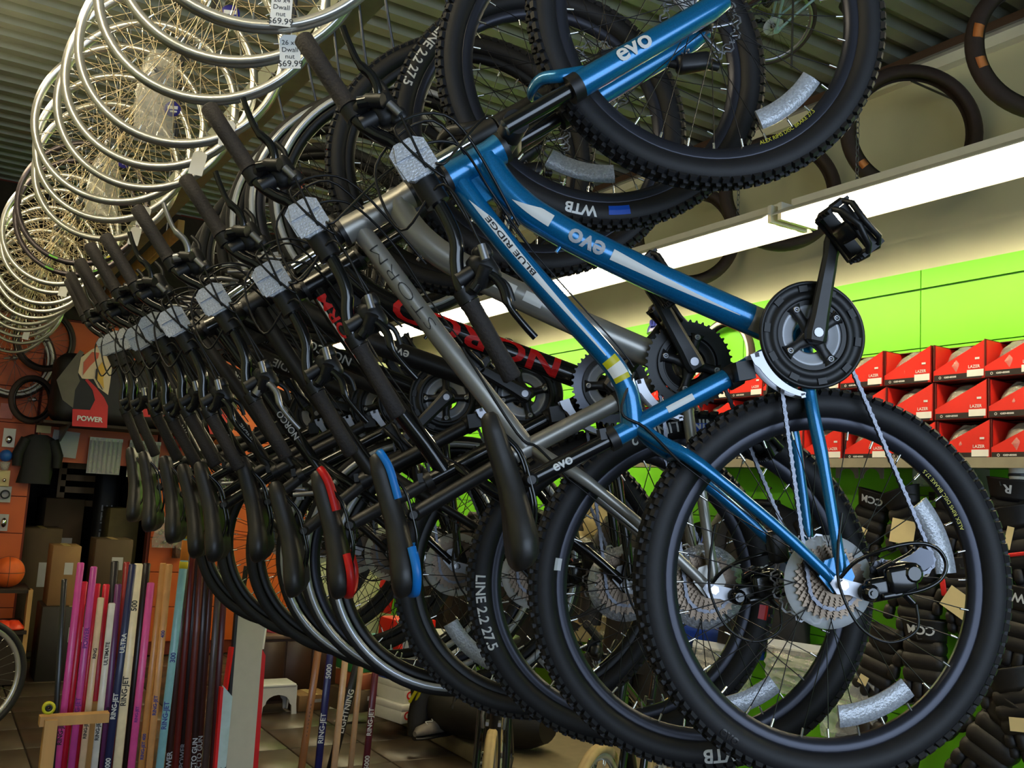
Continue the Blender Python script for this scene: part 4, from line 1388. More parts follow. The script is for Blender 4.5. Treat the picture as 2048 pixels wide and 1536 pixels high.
# ------------------------------------------------------------------ hockey sticks in the rack
def stick(label, top, bot, col, w=0.027, Y=4.3, text=None, tcol=None, tsize=0.024, tpos=0.5, taper=None, cap=None, grp='hockey sticks standing in the rack', depth=0.020, tilt=None):
    a = atY(top[0], top[1], Y)
    bq = atY(bot[0], bot[1], Y)
    d = (bq - a).normalized()
    k = -(a.z - 0.03) / d.z
    foot = a + d * k
    L = (foot - a).length
    zx = -d
    yx = Vector((0.12, 1, 0))
    xx = yx.cross(zx).normalized()
    yx = zx.cross(xx)
    M4 = Matrix((xx, yx, zx)).transposed().to_4x4()
    M4.translation = foot
    r = empty('hockey_stick', None, M4)
    tag(r, label, 'hockey stick', grp)
    m = mat('stick_%d_%d_%d' % col, col, 0.35, 0, 0.08, 30, 0, 0.2)
    part('shaft', MB().rbox((0, 0, L / 2), (w, depth, L), 0.004, seg=1), m, r)
    part('blade', MB().rbox((0, -0.12, 0.012), (0.012, 0.26, 0.06), 0.005, Matrix.Rotation(-0.12, 3, 'X')), M_PLAST, r)
    if cap:
        z = L
        for (h, cc) in cap:
            part('tape_band', MB().rbox((0, 0, z - h / 2), (w + 0.002, depth + 0.002, h), 0.004, seg=1), mat('tape_%d_%d_%d' % cc, cc, 0.6), r)
            z -= h
    if text:
        mb = MB()
        n = text if isinstance(text, list) else [(text, tpos)]
        for (word, tp) in n:
            Mt = Matrix.Translation((0, -depth / 2 - 0.0012, L * tp)) @ Matrix.Rotation(PI / 2, 4, 'X') @ Matrix.Rotation(PI / 2, 4, 'Z')
            flat_text(mb, word, tsize, Mt, 0.0006)
        part('lettering', mb, tcol or M_INK, r)
    return r


M_NAVYINK = mat('navy_print', (40, 48, 130), 0.6, 0, 0.03)
stick('black hockey stick with thin white print at the left end of the rack', (129, 1158), (105, 1536), (22, 20, 20), 0.022, text='ULTRA-LITE 2000', tcol=M_WHITE, tsize=0.014, tpos=0.45)
stick('magenta pink hockey stick, tallest at the left of the rack', (162, 1125), (114, 1536), (196, 62, 140), text='RING-JET', tpos=0.42)
stick('red hockey stick between the two magenta ones', (169, 1163), (126, 1536), (205, 20, 52), Y=4.36)
stick('purple pink hockey stick standing second magenta from the left', (188, 1133), (142, 1536), (182, 60, 142), text=[('RING-JET', 0.5), ('POWER', 0.75)], tcol=mat('purple_print', (110, 30, 130), 0.6))
stick('red hockey stick just right of the second magenta stick', (195, 1167), (152, 1536), (208, 22, 50), Y=4.36)
stick('beige hockey stick with black print, shortest in the left half of the rack', (202, 1195), (163, 1536), (206, 180, 150), 0.026, text=[('RING-JET 200', 0.5), ('RING', 0.78)], tsize=0.018)
stick('red hockey stick right of the beige one', (213, 1168), (175, 1536), (212, 24, 50), Y=4.38)
stick('black hockey stick rising behind the short white printed one', (230, 1122), (197, 1536), (24, 20, 22), 0.032, Y=4.42)
stick('short white hockey stick covered in black print', (224, 1206), (188, 1536), (200, 198, 196), 0.026, Y=4.24, text=[('ULTIMATE', 0.8), ('RING-JET', 0.5), ('LITE', 0.3)], tsize=0.02)
stick('dull purple hockey stick right of the white printed one', (237, 1168), (205, 1536), (110, 52, 104), Y=4.34, text='LITE 4000', tsize=0.016)
stick('dark red hockey stick left of the navy one', (254, 1124), (222, 1536), (150, 34, 34), Y=4.42)
stick('navy hockey stick with bold white lettering', (266, 1128), (214, 1536), (26, 32, 76), 0.030, Y=4.3, text=[('RING-JET', 0.5), ('ULTRA', 0.72), ('5000', 0.3)], tcol=M_WHITE, tsize=0.026)
stick('cream hockey stick with black RING-JET lettering, brightest in the rack', (277, 1127), (234, 1536), (232, 216, 182), 0.036, text=[('RING-JET', 0.55), ('500', 0.85)], tsize=0.03)
stick('black hockey stick right of the cream one', (294, 1126), (252, 1536), (28, 20, 20), 0.03, Y=4.36)
stick('bright pink hockey stick right of the cream one, with small dark print', (302, 1165), (262, 1536), (212, 76, 150), 0.03, text='RING-JET', tsize=0.016, tcol=mat('purple_print', (110, 30, 130), 0.6))
stick('plain wooden hockey stick, left one of the wooden pair', (327, 1126), (282, 1536), (190, 138, 78), 0.027, text=[('RING-JET 400', 0.35)], tcol=M_NAVYINK, tsize=0.018)
stick('wooden hockey stick with blue print, right one of the wooden pair', (339, 1128), (298, 1536), (206, 150, 92), 0.027, Y=4.26, text=[('RING-JET', 0.5), ('400', 0.75)], tcol=M_NAVYINK, tsize=0.02)
stick('pale blue hockey stick with yellow and orange bands at its top', (375, 1064), (319, 1536), (122, 172, 186), 0.032, Y=4.22, text=[('RING-JET', 0.42), ('300', 0.6)], tsize=0.028, tcol=M_NAVYINK, cap=[(0.032, (214, 190, 30)), (0.09, (206, 120, 30)), (0.035, (214, 190, 30))])
dk = [((384, 1000), (336, 1536), (52, 22, 18), 'dark maroon hockey stick right of the pale blue one', 'POWER'), ((395, 985), (350, 1536), (110, 34, 26), 'brick red glossy hockey stick among the dark ones', None), ((404, 992), (362, 1536), (44, 26, 22), 'near-black brown hockey stick lettered POWER in grey', 'POWER'),
      ((413, 986), (372, 1536), (92, 30, 24), 'deep red hockey stick in the middle of the dark bundle', None), ((422, 990), (386, 1536), (58, 34, 30), 'dark brown hockey stick lettered OCTO GUN in white', 'OCTO GUN'), ((432, 1000), (396, 1536), (86, 40, 34), 'brown red hockey stick with OCTO GUN lettering, right in the dark bundle', 'OCTO GUN'),
      ((443, 1095), (410, 1536), (70, 56, 58), 'greyish hockey stick shorter than the dark bundle', None), ((453, 1120), (424, 1536), (96, 40, 40), 'reddish hockey stick next to the grey goalie stick', None)]
for q, (t, bt, cc, lb, wd) in enumerate(dk):
    stick(lb, t, bt, cc, 0.027, 4.34 + 0.05 * (q % 3), text=[(wd, 0.22)] if wd else None, tcol=M_WHITE if wd != 'POWER' else M_GREYDEC, tsize=0.03)


def goalie(label, x0t, x1t, yt, x0b, x1b, Y, face, edge, word):
    a, b2 = atY(x0t, yt, Y), atY(x1t, yt + 12, Y)
    c2, d2 = atY(x0b, 1536, Y), atY(x1b, 1536, Y)
    k = (a.z - 0.05) / (a.z - c2.z)
    a2, b3 = a + (c2 - a) * k, b2 + (d2 - b2) * k
    P = [a, b2 + Vector((0, 0, -0.02)), b3, a2]
    r = empty('goalie_stick', None, None, ((a2 + b3) / 2))
    tag(r, label, 'goalie stick', 'goalie sticks at the right of the rack')
    o = (a2 + b3) / 2
    th = Vector((0, 0.024, 0))
    Q = [p - o for p in P]
    part('paddle', MB().add(Q + [q + th for q in Q], [(0, 3, 2, 1), (4, 5, 6, 7), (0, 1, 5, 4), (1, 2, 6, 5), (2, 3, 7, 6), (3, 0, 4, 7)]), face, r)
    sh = [Q[0] + Vector((0.012, 0.012, -0.02)), Q[0] + Vector((0.022, 0.012, 0.16))]
    part('shaft', MB().tube(sh, 0.012, 4, smooth=False), edge, r)
    part('edge_tape', MB().box((Q[3] + Q[0]) / 2 + Vector((-0.006, 0.012, 0)), (0.012, 0.03, (Q[0] - Q[3]).length * 0.98), Matrix.Rotation(math.atan2((Q[0] - Q[3]).x, (Q[0] - Q[3]).z), 3, 'Y')), edge, r)
    if word:
        mb = MB()
        flat_text(mb, word, 0.05, Matrix.Translation(Q[3].lerp(Q[0], 0.45) + (Q[1] - Q[0]) * 0.42 + Vector((0, -0.002, 0))) @ Matrix.Rotation(PI / 2, 4, 'X') @ Matrix.Rotation(PI / 2 - 0.06, 4, 'Z'))
        part('lettering', mb, M_INK, r)
    return r


M_GOAL = mat('grey_white_paddle', (188, 184, 168), 0.55, 0, 0.04)
goalie('wide grey white goalie stick standing bare beside the dark stick bundle', 478, 531, 1205, 452, 506, 4.3, M_GOAL, M_BLKS, None)
goalie('pale blue and red goalie stick half hidden left of the grey one', 447, 466, 1372, 434, 452, 4.18, mat('pale_blue_paddle', (176, 200, 206), 0.5), M_RED, 'Tuk')
goalie('narrow red and white goalie stick right of the grey one', 520, 532, 1290, 500, 516, 4.4, M_RED, M_WHITE, None)
g2 = 'hockey sticks standing by the counter'
stick('brown wooden stick with dark dashes, leftmost of those by the counter', (640, 1275), (603, 1536), (150, 98, 58), 0.034, 4.6, text=[('- - - - - - - - -', 0.5)], tcol=M_BROWN, tsize=0.03, grp=g2)
stick('navy and white stick with bold lettering, by the counter', (663, 1278), (636, 1536), (30, 30, 92), 0.034, 4.6, text=[('RING-JET', 0.45), ('5000', 0.8)], tcol=M_WHITE, tsize=0.036, grp=g2)
stick('pale wooden stick between the navy and black sticks by the counter', (694, 1284), (668, 1536), (206, 168, 130), 0.03, 4.55, grp=g2)
stick('thin pale wooden stick left of the maroon one', (724, 1308), (701, 1536), (200, 160, 120), 0.026, 4.65, grp=g2)
stick('maroon stick with white lettering, rightmost of those by the counter', (753, 1322), (731, 1536), (92, 22, 40), 0.032, 4.6, text=[('RING-JET', 0.55), ('5000', 0.25)], tcol=M_WHITE, tsize=0.034, grp=g2)
stick('black stick lettered LIGHTNING leaning behind the pale wooden ones', (722, 1300), (662, 1536), (24, 22, 24), 0.044, 4.8, text=[('LIGHTNING', 0.55)], tcol=M_WHITE, tsize=0.042, grp=g2)

# wooden rack with a yellow skate wheel
r = empty('stick_rack', None, None, atY(84, 1536, 4.1))
o = r.location
tag(r, 'pale pine rack rail and post at the left of the sticks', 'stick rack')
p1, p2 = atY(90, 1428, 4.1) - o, atY(205, 1446, 4.14) - o
part('rail', MB().box((p1 + p2) / 2 + Vector((0, 0, -0.0)), ((p2 - p1).length + 0.02, 0.05, 0.036)), M_WOOD, r)
part('post', MB().box((0.012, 0, (p1.z - o.z) / 2 - 0.02), (0.045, 0.05, p1.z + o.z)), M_WOOD, r)
part('far_post', MB().box((p2.x, 0.25, (p1.z - o.z) / 2 - 0.02), (0.045, 0.05, p1.z + o.z)), M_WOOD, r)
q = atY(97, 1415, 4.08)
w = empty('skate_wheel', None, None, q)
tag(w, 'small yellow skate wheel on the end of the pine rack', 'skate wheel')
part('tyre', MB().lathe([(0.024, -0.011), (0.022, 0.011), (0.012, 0.011), (0.012, -0.011)], 24), M_YEL, w)
part('core', MB().lathe([(0.013, -0.012), (0.013, 0.012), (0.005, 0.012), (0.005, -0.012)], 20), M_PLAST, w)
# ------------------------------------------------------------------ right wall: shelf with red helmet boxes
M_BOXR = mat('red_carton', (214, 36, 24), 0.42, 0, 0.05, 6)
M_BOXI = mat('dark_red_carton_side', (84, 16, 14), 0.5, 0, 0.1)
M_BOXK = mat('black_carton_print', (30, 20, 20), 0.45, 0, 0.05)
M_KRAFT = mat('kraft_inside', (150, 104, 66), 0.8, 0, 0.1)
M_HELM = mat('white_helmet_shell', (222, 218, 205), 0.3, 0, 0.05)
M_HELMG = mat('grey_helmet_shell', (110, 104, 98), 0.3, 0, 0.1)
M_HELMT = mat('tan_helmet_shell', (184, 140, 96), 0.35, 0, 0.1)
M_SHELF = mat('grey_shelf', (148, 142, 124), 0.4, 0.2, 0.06)
SX = 3.84
SZ = 1.845
sh = empty('wall_shelf', None, None, (SX, 3.1, SZ))
tag(sh, 'long grey metal shelf on the green wall under the red boxes', 'shelf')
part('board', MB().box((0.175, 0, -0.012), (0.35, 3.3, 0.022)), M_SHELF, sh)
part('price_rail', MB().box((-0.004, 0, -0.016), (0.008, 3.3, 0.045)), M_SHELF, sh)
for yy in (-1.5, -0.5, 0.5, 1.5):
    part('bracket', lambda: MB().prism([(0.02, -0.024), (0.345, -0.024), (0.345, -0.16)], -0.006, 0.006), M_SHELF, sh, (0, yy, 0), key='bracket')

BW, BH, BD = 0.25, 0.172, 0.31
rowname = ['bottom', 'middle', 'top']
rb = random.Random(3)


def helmet(name, parent, loc, m, rz=0.0, s=1.0):
    def f():
        mb = MB()
        rings = []
        for i in range(7):
            t = i / 6 * PI * 0.52
            rr = math.sin(PI * 0.52 - t) if i < 6 else 0.02
            z = math.cos(PI * 0.52 - t)
            rings.append([Vector((0.115 * rr * math.cos(a), 0.088 * rr * math.sin(a), 0.085 * z)) for a in [2 * PI * j / 18 for j in range(18)]])
        mb.loft(rings)
        for k in (-2, -1, 0, 1, 2):
            pts = [(0.11 * math.cos(t) * 1.02, k * 0.027 * math.sin(t) ** 0.5, 0.086 * math.sin(t) * (1.06 - 0.05 * abs(k))) for t in [0.25 + 2.6 * q / 8 for q in range(9)]]
            mb.tube(pts, 0.011, 6)
        return mb
    return part(name, f, m, parent, loc, (0, 0, rz), key='helmet')


for row in range(3):
    for col in range(12):
        y0 = 1.62 + col * (BW + 0.006) + (0.0, 0.012, 0.03)[row] + rb.uniform(-0.004, 0.004)
        b = empty('helmet_box', None, None, (SX + 0.012 + rb.uniform(-0.006, 0.006), y0, SZ + row * (BH + 0.004)))
        where = 'third row' if row == 0 else rowname[row] + ' row'
        tag(b, 'red helmet box on the wall shelf, %s row, %s from the right end' % (rowname[row], ordn[col]), 'box', 'red helmet boxes stacked on the wall shelf')
        part('front_panel', lambda: MB().prism([(0, 0), (BW, 0), (BW, 0.048), (0.006, BH - 0.004), (0, BH - 0.004)], 0, 0.004, Matrix.Rotation(PI / 2, 4, 'Z')), M_BOXR, b, (0.004, 0, 0), key='hbfront')
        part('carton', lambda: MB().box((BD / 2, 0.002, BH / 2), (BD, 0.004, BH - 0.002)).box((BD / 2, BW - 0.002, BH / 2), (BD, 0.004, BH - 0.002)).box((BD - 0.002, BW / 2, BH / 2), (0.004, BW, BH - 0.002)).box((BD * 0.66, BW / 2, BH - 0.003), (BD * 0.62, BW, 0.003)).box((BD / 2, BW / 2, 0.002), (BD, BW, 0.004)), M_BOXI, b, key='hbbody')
        part('inner_lining', lambda: MB().box((BD / 2, BW - 0.006, BH / 2), (BD - 0.02, 0.003, BH - 0.012)).box((BD - 0.02, BW / 2, BH / 2), (0.003, BW - 0.012, BH - 0.012)), M_BOXR, b, key='hblin')
        part('print_strip', lambda: MB().box((-0.0008, BW * 0.52, 0.016), (0.001, BW * 0.92, 0.026)), M_BOXK, b, key='hbstrip')
        part('barcode_label', lambda: MB().box((-0.0014, 0.045, 0.026), (0.001, 0.078, 0.03)), M_PAPER, b, key='hblab')
        mb = MB()

        def face(mb, w, s, y, z, f=None):
            flat_text(mb, w, s, Matrix.Translation((-0.0022, y, z)) @ Matrix.Rotation(-PI / 2, 4, 'Z') @ Matrix.Rotation(PI / 2, 4, 'X'), 0.0004, fit=f)
        if row == 0 and col == 0 or 'hbtxt' not in MESH:
            pass

        def tx():
            m2 = MB()
            face(m2, 'LAZER', 0.019, 0.05, 0.055, 0.055)
            face(m2, 'GENESIS', 0.010, 0.165, 0.016, 0.06)
            face(m2, 'O', 0.016, 0.215, 0.016)
            m2.box((-0.0016, 0.036, 0.09), (0.001, 0.02, 0.009))
            return m2
        part('lettering', tx, M_WHITE, b, key='hbtxt')

        def tx2():
            m2 = MB()
            flat_text(m2, 'LAZER', 0.045, Matrix.Translation((0.12, -0.001, 0.08)) @ Matrix.Rotation(PI / 2, 4, 'X'), 0.0006)
            return m2
        part('side_lettering', tx2, M_WHITE, b, key='hbtxt2')
        hm = empty('helmet', b, None, (0.125, BW / 2 + 0.012, 0.03))
        helmet('shell', hm, (0, 0, 0.01), rb.choice([M_HELM, M_HELM, M_HELMG, M_HELMT, M_PLAST]), PI / 2 + rb.uniform(-0.3, 0.3))
        rr = random.Random(row * 20 + col)

        def bagm(rr=rr):
            rings = []
            for i in range(5):
                z = 0.0 + i * 0.032
                k = (1.0, 1.05, 1.0, 0.85, 0.5)[i]
                rings.append([Vector((0.118 * k * math.cos(t) * (1 + rr.uniform(-.07, .07)), 0.106 * k * math.sin(t) * (1 + rr.uniform(-.07, .07)), z + rr.uniform(-.004, .004))) for t in [2 * PI * j / 14 for j in range(14)]])
            return MB().loft(rings, True, False)
        part('poly_bag', bagm, M_BAG, hm, key=('hbag', rr.randint(0, 3)))

# small things hanging just below the shelf
o = atX(1700, 943, 3.95)
e = empty('display_bracket', None, None, (4.12, o.y, o.z))
tag(e, 'clear plastic display bracket with round cut-outs under the shelf', 'bracket')
for k in (-0.075, 0.075):
    pts = [(-0.07, 0.035)] + [(0.05 * math.cos(t), -0.03 + 0.05 * math.sin(t)) for t in [PI - PI * q / 10 for q in range(11)]] + [(0.07, -0.03), (0.07, 0.035)]
    pts = [(-0.07, 0.035), (-0.07, -0.03)] + pts[1:]
    part('plate', MB().prism([(x, z) for x, z in pts], -0.002, 0.002, Matrix.Translation((-0.1, 0, 0)) @ Matrix.Rotation(PI / 2, 4, 'Z')), M_SHELF, e, (0, k, 0))
o = atX(1826, 944, 3.98)
e = empty('glove_pouch', None, None, (4.05, o.y, o.z + 0.01))
tag(e, 'small pale poly pouch hanging below the shelf', 'pouch')
part('pouch', MB().rbox((0, 0, -0.02), (0.03, 0.10, 0.11), 0.012), M_BAG, e)
part('header_card', MB().box((0, 0, 0.04), (0.006, 0.1, 0.022)), M_PAPER, e)
o = atX(2040, 945, 3.95)
e = empty('white_cup', None, None, (3.95, o.y, o.z - 0.03))
tag(e, 'white cylinder with grey bands below the shelf at the right edge', 'cylinder')
part('body', MB().lathe([(0.0, 0), (0.042, 0), (0.045, 0.085), (0.0, 0.085)], 24, False), M_PAPER, e, rot=(PI / 2, 0, 0))
part('band', MB().lathe([(0.0432, 0.012), (0.0437, 0.024), (0.046, 0.024), (0.0455, 0.012)], 24), M_GSTEEL, e, rot=(PI / 2, 0, 0))

# ------------------------------------------------------------------ padded hockey gloves and packets on wire pegs
M_GLV = mat('black_glove_nylon', (24, 20, 19), 0.55, 0, 0.2, 60, 0.2)
M_GLVT = mat('tan_glove_palm', (140, 106, 62), 0.6, 0, 0.15)
M_GLVR = mat('red_glove_trim', (196, 24, 24), 0.5, 0, 0.05)
M_WIRE = mat('grey_wire_peg', (90, 88, 84), 0.35, 0.7, 0.05)
M_CARD = mat('cream_price_card', (228, 206, 150), 0.75, 0, 0.04)


def peg(e, x, y, z):
    part('peg', MB().tube([(x, y, z), (XW - 0.02, y, z)], 0.0028, 6).tube([(x, y, z), (x - 0.006, y, z + 0.016)], 0.0028, 6).box((XW - 0.024, y, z), (0.006, 0.03, 0.04)), M_WIRE, e, M=e.matrix_basis.inverted())


def glove(lab, px, py, word, rot=0.0, trim=None, card=None, X=3.97, s=1.0, tan=True, roll=PI):
    c = atX(px, py, X)
    # faces the aisle; local x along the wall towards the photographer's right (-Y), z up, y into the wall
    B = Matrix((Vector((0.25, -1, 0)).normalized(), Vector((1, 0.25, 0)).normalized(), Vector((0, 0, 1)))).transposed()
    s *= 1.25
    M4 = (B @ Matrix.Rotation(roll + rot, 3, 'Y')).to_4x4() @ Matrix.Diagonal((s, s * 0.8, s, 1))
    M4.translation = c
    g = empty('hockey_glove', None, M4)
    tag(g, lab, 'glove', 'hockey gloves on the green wall')
    mb = MB()
    # padded back of the hand in three rolls, hanging with the fingers at +z
    for q, (z, w, d) in enumerate(((-0.045, 0.125, 0.075), (-0.005, 0.13, 0.08), (0.035, 0.125, 0.075))):
        mb.rbox((0, 0, z), (w, d, 0.056), 0.022)
    part('back_padding', mb, M_GLV, g)
    for q in range(4):
        x = -0.048 + q * 0.032
        L = (0.085, 0.10, 0.098, 0.078)[q]
        part('finger', MB().rbox((x, -0.004, 0.058 + L * 0.22), (0.033, 0.056, L * 0.56), 0.014).rbox((x * 1.06, 0.004, 0.058 + L * 0.68), (0.032, 0.05, L * 0.52), 0.014, Matrix.Rotation(0.25, 3, 'X')), M_GLV, g)
    part('thumb', MB().rbox((0.078, 0.012, 0.0), (0.036, 0.05, 0.055), 0.014, Matrix.Rotation(0.5, 3, 'Y')).rbox((0.098, 0.014, 0.045), (0.032, 0.045, 0.05), 0.013, Matrix.Rotation(0.2, 3, 'Y')), M_GLV, g)
    part('palm', MB().rbox((0, 0.034, 0.02), (0.10, 0.014, 0.13), 0.006), M_GLVT if tan else M_GLV, g)
    part('cuff', MB().lathe([(0.056, -0.062), (0.06, -0.075), (0.074, -0.125), (0.077, -0.13), (0.07, -0.132), (0.05, -0.07)], 24, True), M_GLV, g, M=Matrix.Rotation(PI / 2, 4, 'X') @ Matrix.Scale(0.72, 4, (0, 0, 1)))
    if trim:
        part('trim', MB().rbox((0, -0.042, 0.016), (0.118, 0.006, 0.012), 0.003).rbox((0.05, -0.042, -0.03), (0.02, 0.006, 0.06), 0.003), trim, g)
    if word:
        vs, fs, w = glyphs(word, 0.042, 0.012, 0.0012)
        mb = MB()
        k = min(1.0, 0.125 / w)
        out = []
        for x, y in vs:
            a = (x - w / 2) * k / 0.07
            zz = -0.098 + y * 0.85
            r0 = 0.0665 + (-0.098 - zz) * 0.28 + 0.0015
            out.append((r0 * math.sin(a), -r0 * 0.72 * math.cos(a) - 0.001, zz))
        part('lettering', mb.add(out, fs), M_WHITE, g)
    if card:
        cx, cz, cw, ch, cr = card
        part('price_card', MB().box((cx, -0.055, cz), (cw, 0.002, ch), Matrix.Rotation(cr, 3, 'Y')), M_CARD, g)
    peg(g, X + 0.03, c.y, c.z + 0.125 * s)
    return g


glove('black padded glove showing tan stitching, uppermost right behind the blue rear wheel', 1738, 1052, 'CCM', 0.25, card=(0.01, 0.02, 0.05, 0.03, 0.2), s=1.05)
glove('black glove with a large cream card hung over it', 1822, 1050, None, -0.35, card=(0.02, 0.02, 0.085, 0.085, 0.5), s=1.05)
glove('black glove lettered POWER near the rear wheel reflector', 1905, 1040, 'POWER', 0.2, s=1.05)
glove('black glove with pale stripes right of the blue rear tyre', 2016, 1042, 'R', 0.1, card=(-0.02, 0.05, 0.02, 0.07, 0.1), s=1.1)
glove('black glove with red trim at the right edge', 2040, 1098, None, -0.2, M_GLVR, s=1.1)
glove('black glove lettered CCM below the derailleur', 1838, 1205, 'CCM', 0.05, s=1.15)
glove('black glove with a red tag and tilted white card', 1925, 1190, None, -0.15, M_GLVR, card=(0.0, 0.03, 0.11, 0.08, 0.7), s=1.0)
glove('black glove lettered ER cut by the right edge of the picture', 2036, 1262, 'POWER', 0.15, s=1.15)
glove('black glove lettered CCM in the second row, seen low through the rear wheel', 1850, 1325, 'CCM', 0.0, s=1.2)
glove('black glove with a small tan patch, lower left in the rear wheel', 1758, 1335, None, 0.3, card=(0.02, 0.05, 0.03, 0.03, 0.1), s=1.15)
glove('black glove lettered POWER right of the tyre, low on the wall', 2002, 1355, 'POWER', -0.1, s=1.1)
glove('big black glove at the bottom right corner', 1985, 1490, None, 0.5, s=1.35)
glove('black glove above the bottom right corner with a cream label', 2040, 1425, None, -0.3, card=(0, 0.03, 0.05, 0.04, 0.2), s=1.1)
glove('brown-lit glove low behind the rear tyre bottom', 1755, 1480, None, PI / 2, s=1.1)

M_RB = mat('royal_blue_nylon', (24, 70, 170), 0.5, 0, 0.12, 20, 0.1)
M_BEIGE = mat('beige_packet', (182, 166, 122), 0.6, 0, 0.1, 15, 0.1)
M_JKT = mat('black_jersey', (20, 18, 18), 0.7, 0, 0.2, 20, 0.2)


def packet(lab, px, py, w, h, m, X=3.98, name='hanging_packet', cat='packet', header=True, word=None, bulge=0.05, d=0.05, seed=0, rot=0.0, header_m=None):
    """a filled bag hung on a peg: soft bulging body, flat header card"""
    c = atX(px, py, X)
    zc = (c - EYE).dot(FWD)
    W, H = w * zc / 1900 * 1.45, h * zc / 1900
    B = Matrix((Vector((0.35, -1, 0)).normalized(), Vector((1, 0.35, 0)).normalized(), Vector((0, 0, 1)))).transposed()
    M4 = (B @ Matrix.Rotation(rot, 3, 'Y')).to_4x4()
    M4.translation = c
    e = empty(name, None, M4)
    tag(e, lab, cat)
    rr = random.Random(seed or int(px * 3 + py))
    rings = []
    n = 12
    for i in range(n):
        t = i / (n - 1)
        z = H * (0.5 - t)
        k = math.sin(PI * (0.08 + 0.86 * t)) ** 0.6
        ring = []
        for j in range(16):
            a = 2 * PI * j / 16
            xx = math.copysign(abs(math.cos(a)) ** 0.5, math.cos(a)) * W / 2 * (0.9 + 0.1 * k) * (1 + rr.uniform(-.07, .07))
            yy = math.copysign(abs(math.sin(a)) ** 0.8, math.sin(a)) * (d * k * 0.5 + 0.003) * (1 + rr.uniform(-.45, .45) * (2 if m is M_BAG else 1))
            ring.append(Vector((xx, yy, z + rr.uniform(-.01, .01) * H)))
        rings.append(ring)
    part('packet', MB().loft(rings, True, m is not M_BAG), m, e)
    pt = c + Vector((0, 0, H * 0.5 + 0.02))
    part('peg', MB().tube([(0, 0, H * 0.5 + 0.02), M4.inverted() @ Vector((XW - 0.02, pt.y, pt.z))], 0.003, 5), M_WIRE, e)
    if header:
        part('header_card', MB().box((0, 0, H * 0.5 + 0.012), (W * 0.96, 0.004, 0.045)), header_m or M_PAPER, e)
    if word:
        mb = MB()
        flat_text(mb, word, min(0.05, W * 0.3), Matrix.Translation((0, -d * 0.5 - 0.006, 0)) @ Matrix.Rotation(PI / 2, 4, 'X'), 0.0008)
        part('lettering', mb, M_INK, e)
    return e


packet('beige packet hanging behind the grey bike seat stays', 1205, 1020, 62, 100, M_BEIGE, seed=1)
packet('clear packet of small dark parts below the beige one', 1190, 1105, 60, 60, M_BAG, seed=2, header_m=M_BEIGE)
packet('large beige packet printed 00, seen through the second rear wheel', 1168, 1240, 84, 84, M_BEIGE, word='00', seed=3)
packet('crinkled clear packet with an orange sticker beside the large beige one', 1238, 1265, 60, 66, M_BAG, seed=4, header_m=mat('orange_card', (230, 90, 40), 0.6))
packet('royal blue garment hanging behind the blue seat stays', 1452, 1108, 74, 92, M_RB, name='hanging_garment', cat='garment', header=False, seed=5, d=0.09)
packet('royal blue garment lower down behind the mirrored spoke guard', 1420, 1262, 110, 70, M_RB, name='hanging_garment', cat='garment', header=False, seed=6, d=0.09)
packet('blue folded garment right of the lower blue one', 1496, 1275, 50, 80, M_RB, name='hanging_garment', cat='garment', header=False, seed=16, d=0.07)
packet('clear bag with gold print low through the blue rear wheel', 1440, 1345, 90, 90, M_BAG, seed=7, X=3.9)
packet('grey clear bag hanging low beside the blue rear wheel bottom', 1595, 1345, 92, 90, M_BAG, seed=8, X=3.9)
packet('big crinkled clear bag at the bottom, left of the green patch', 1700, 1405, 84, 150, M_BAG, seed=9, X=3.92)
packet('silver foil packet near the striped hybrid wheels', 1000, 1145, 50, 70, mat('foil', (190, 186, 176), 0.25, 0.6, 0.2, 40, 0.8), seed=10)
packet('white packet hanging low between the hybrid wheels', 830, 1225, 40, 70, M_PAPER, seed=11)
packet('red packet beside the white one between the hybrid wheels', 772, 1190, 26, 70, M_RED, seed=12)
packet('small orange tag packet under the grey bike wheel', 1078, 1300, 24, 44, mat('orange_card', (230, 90, 40), 0.6), seed=13)


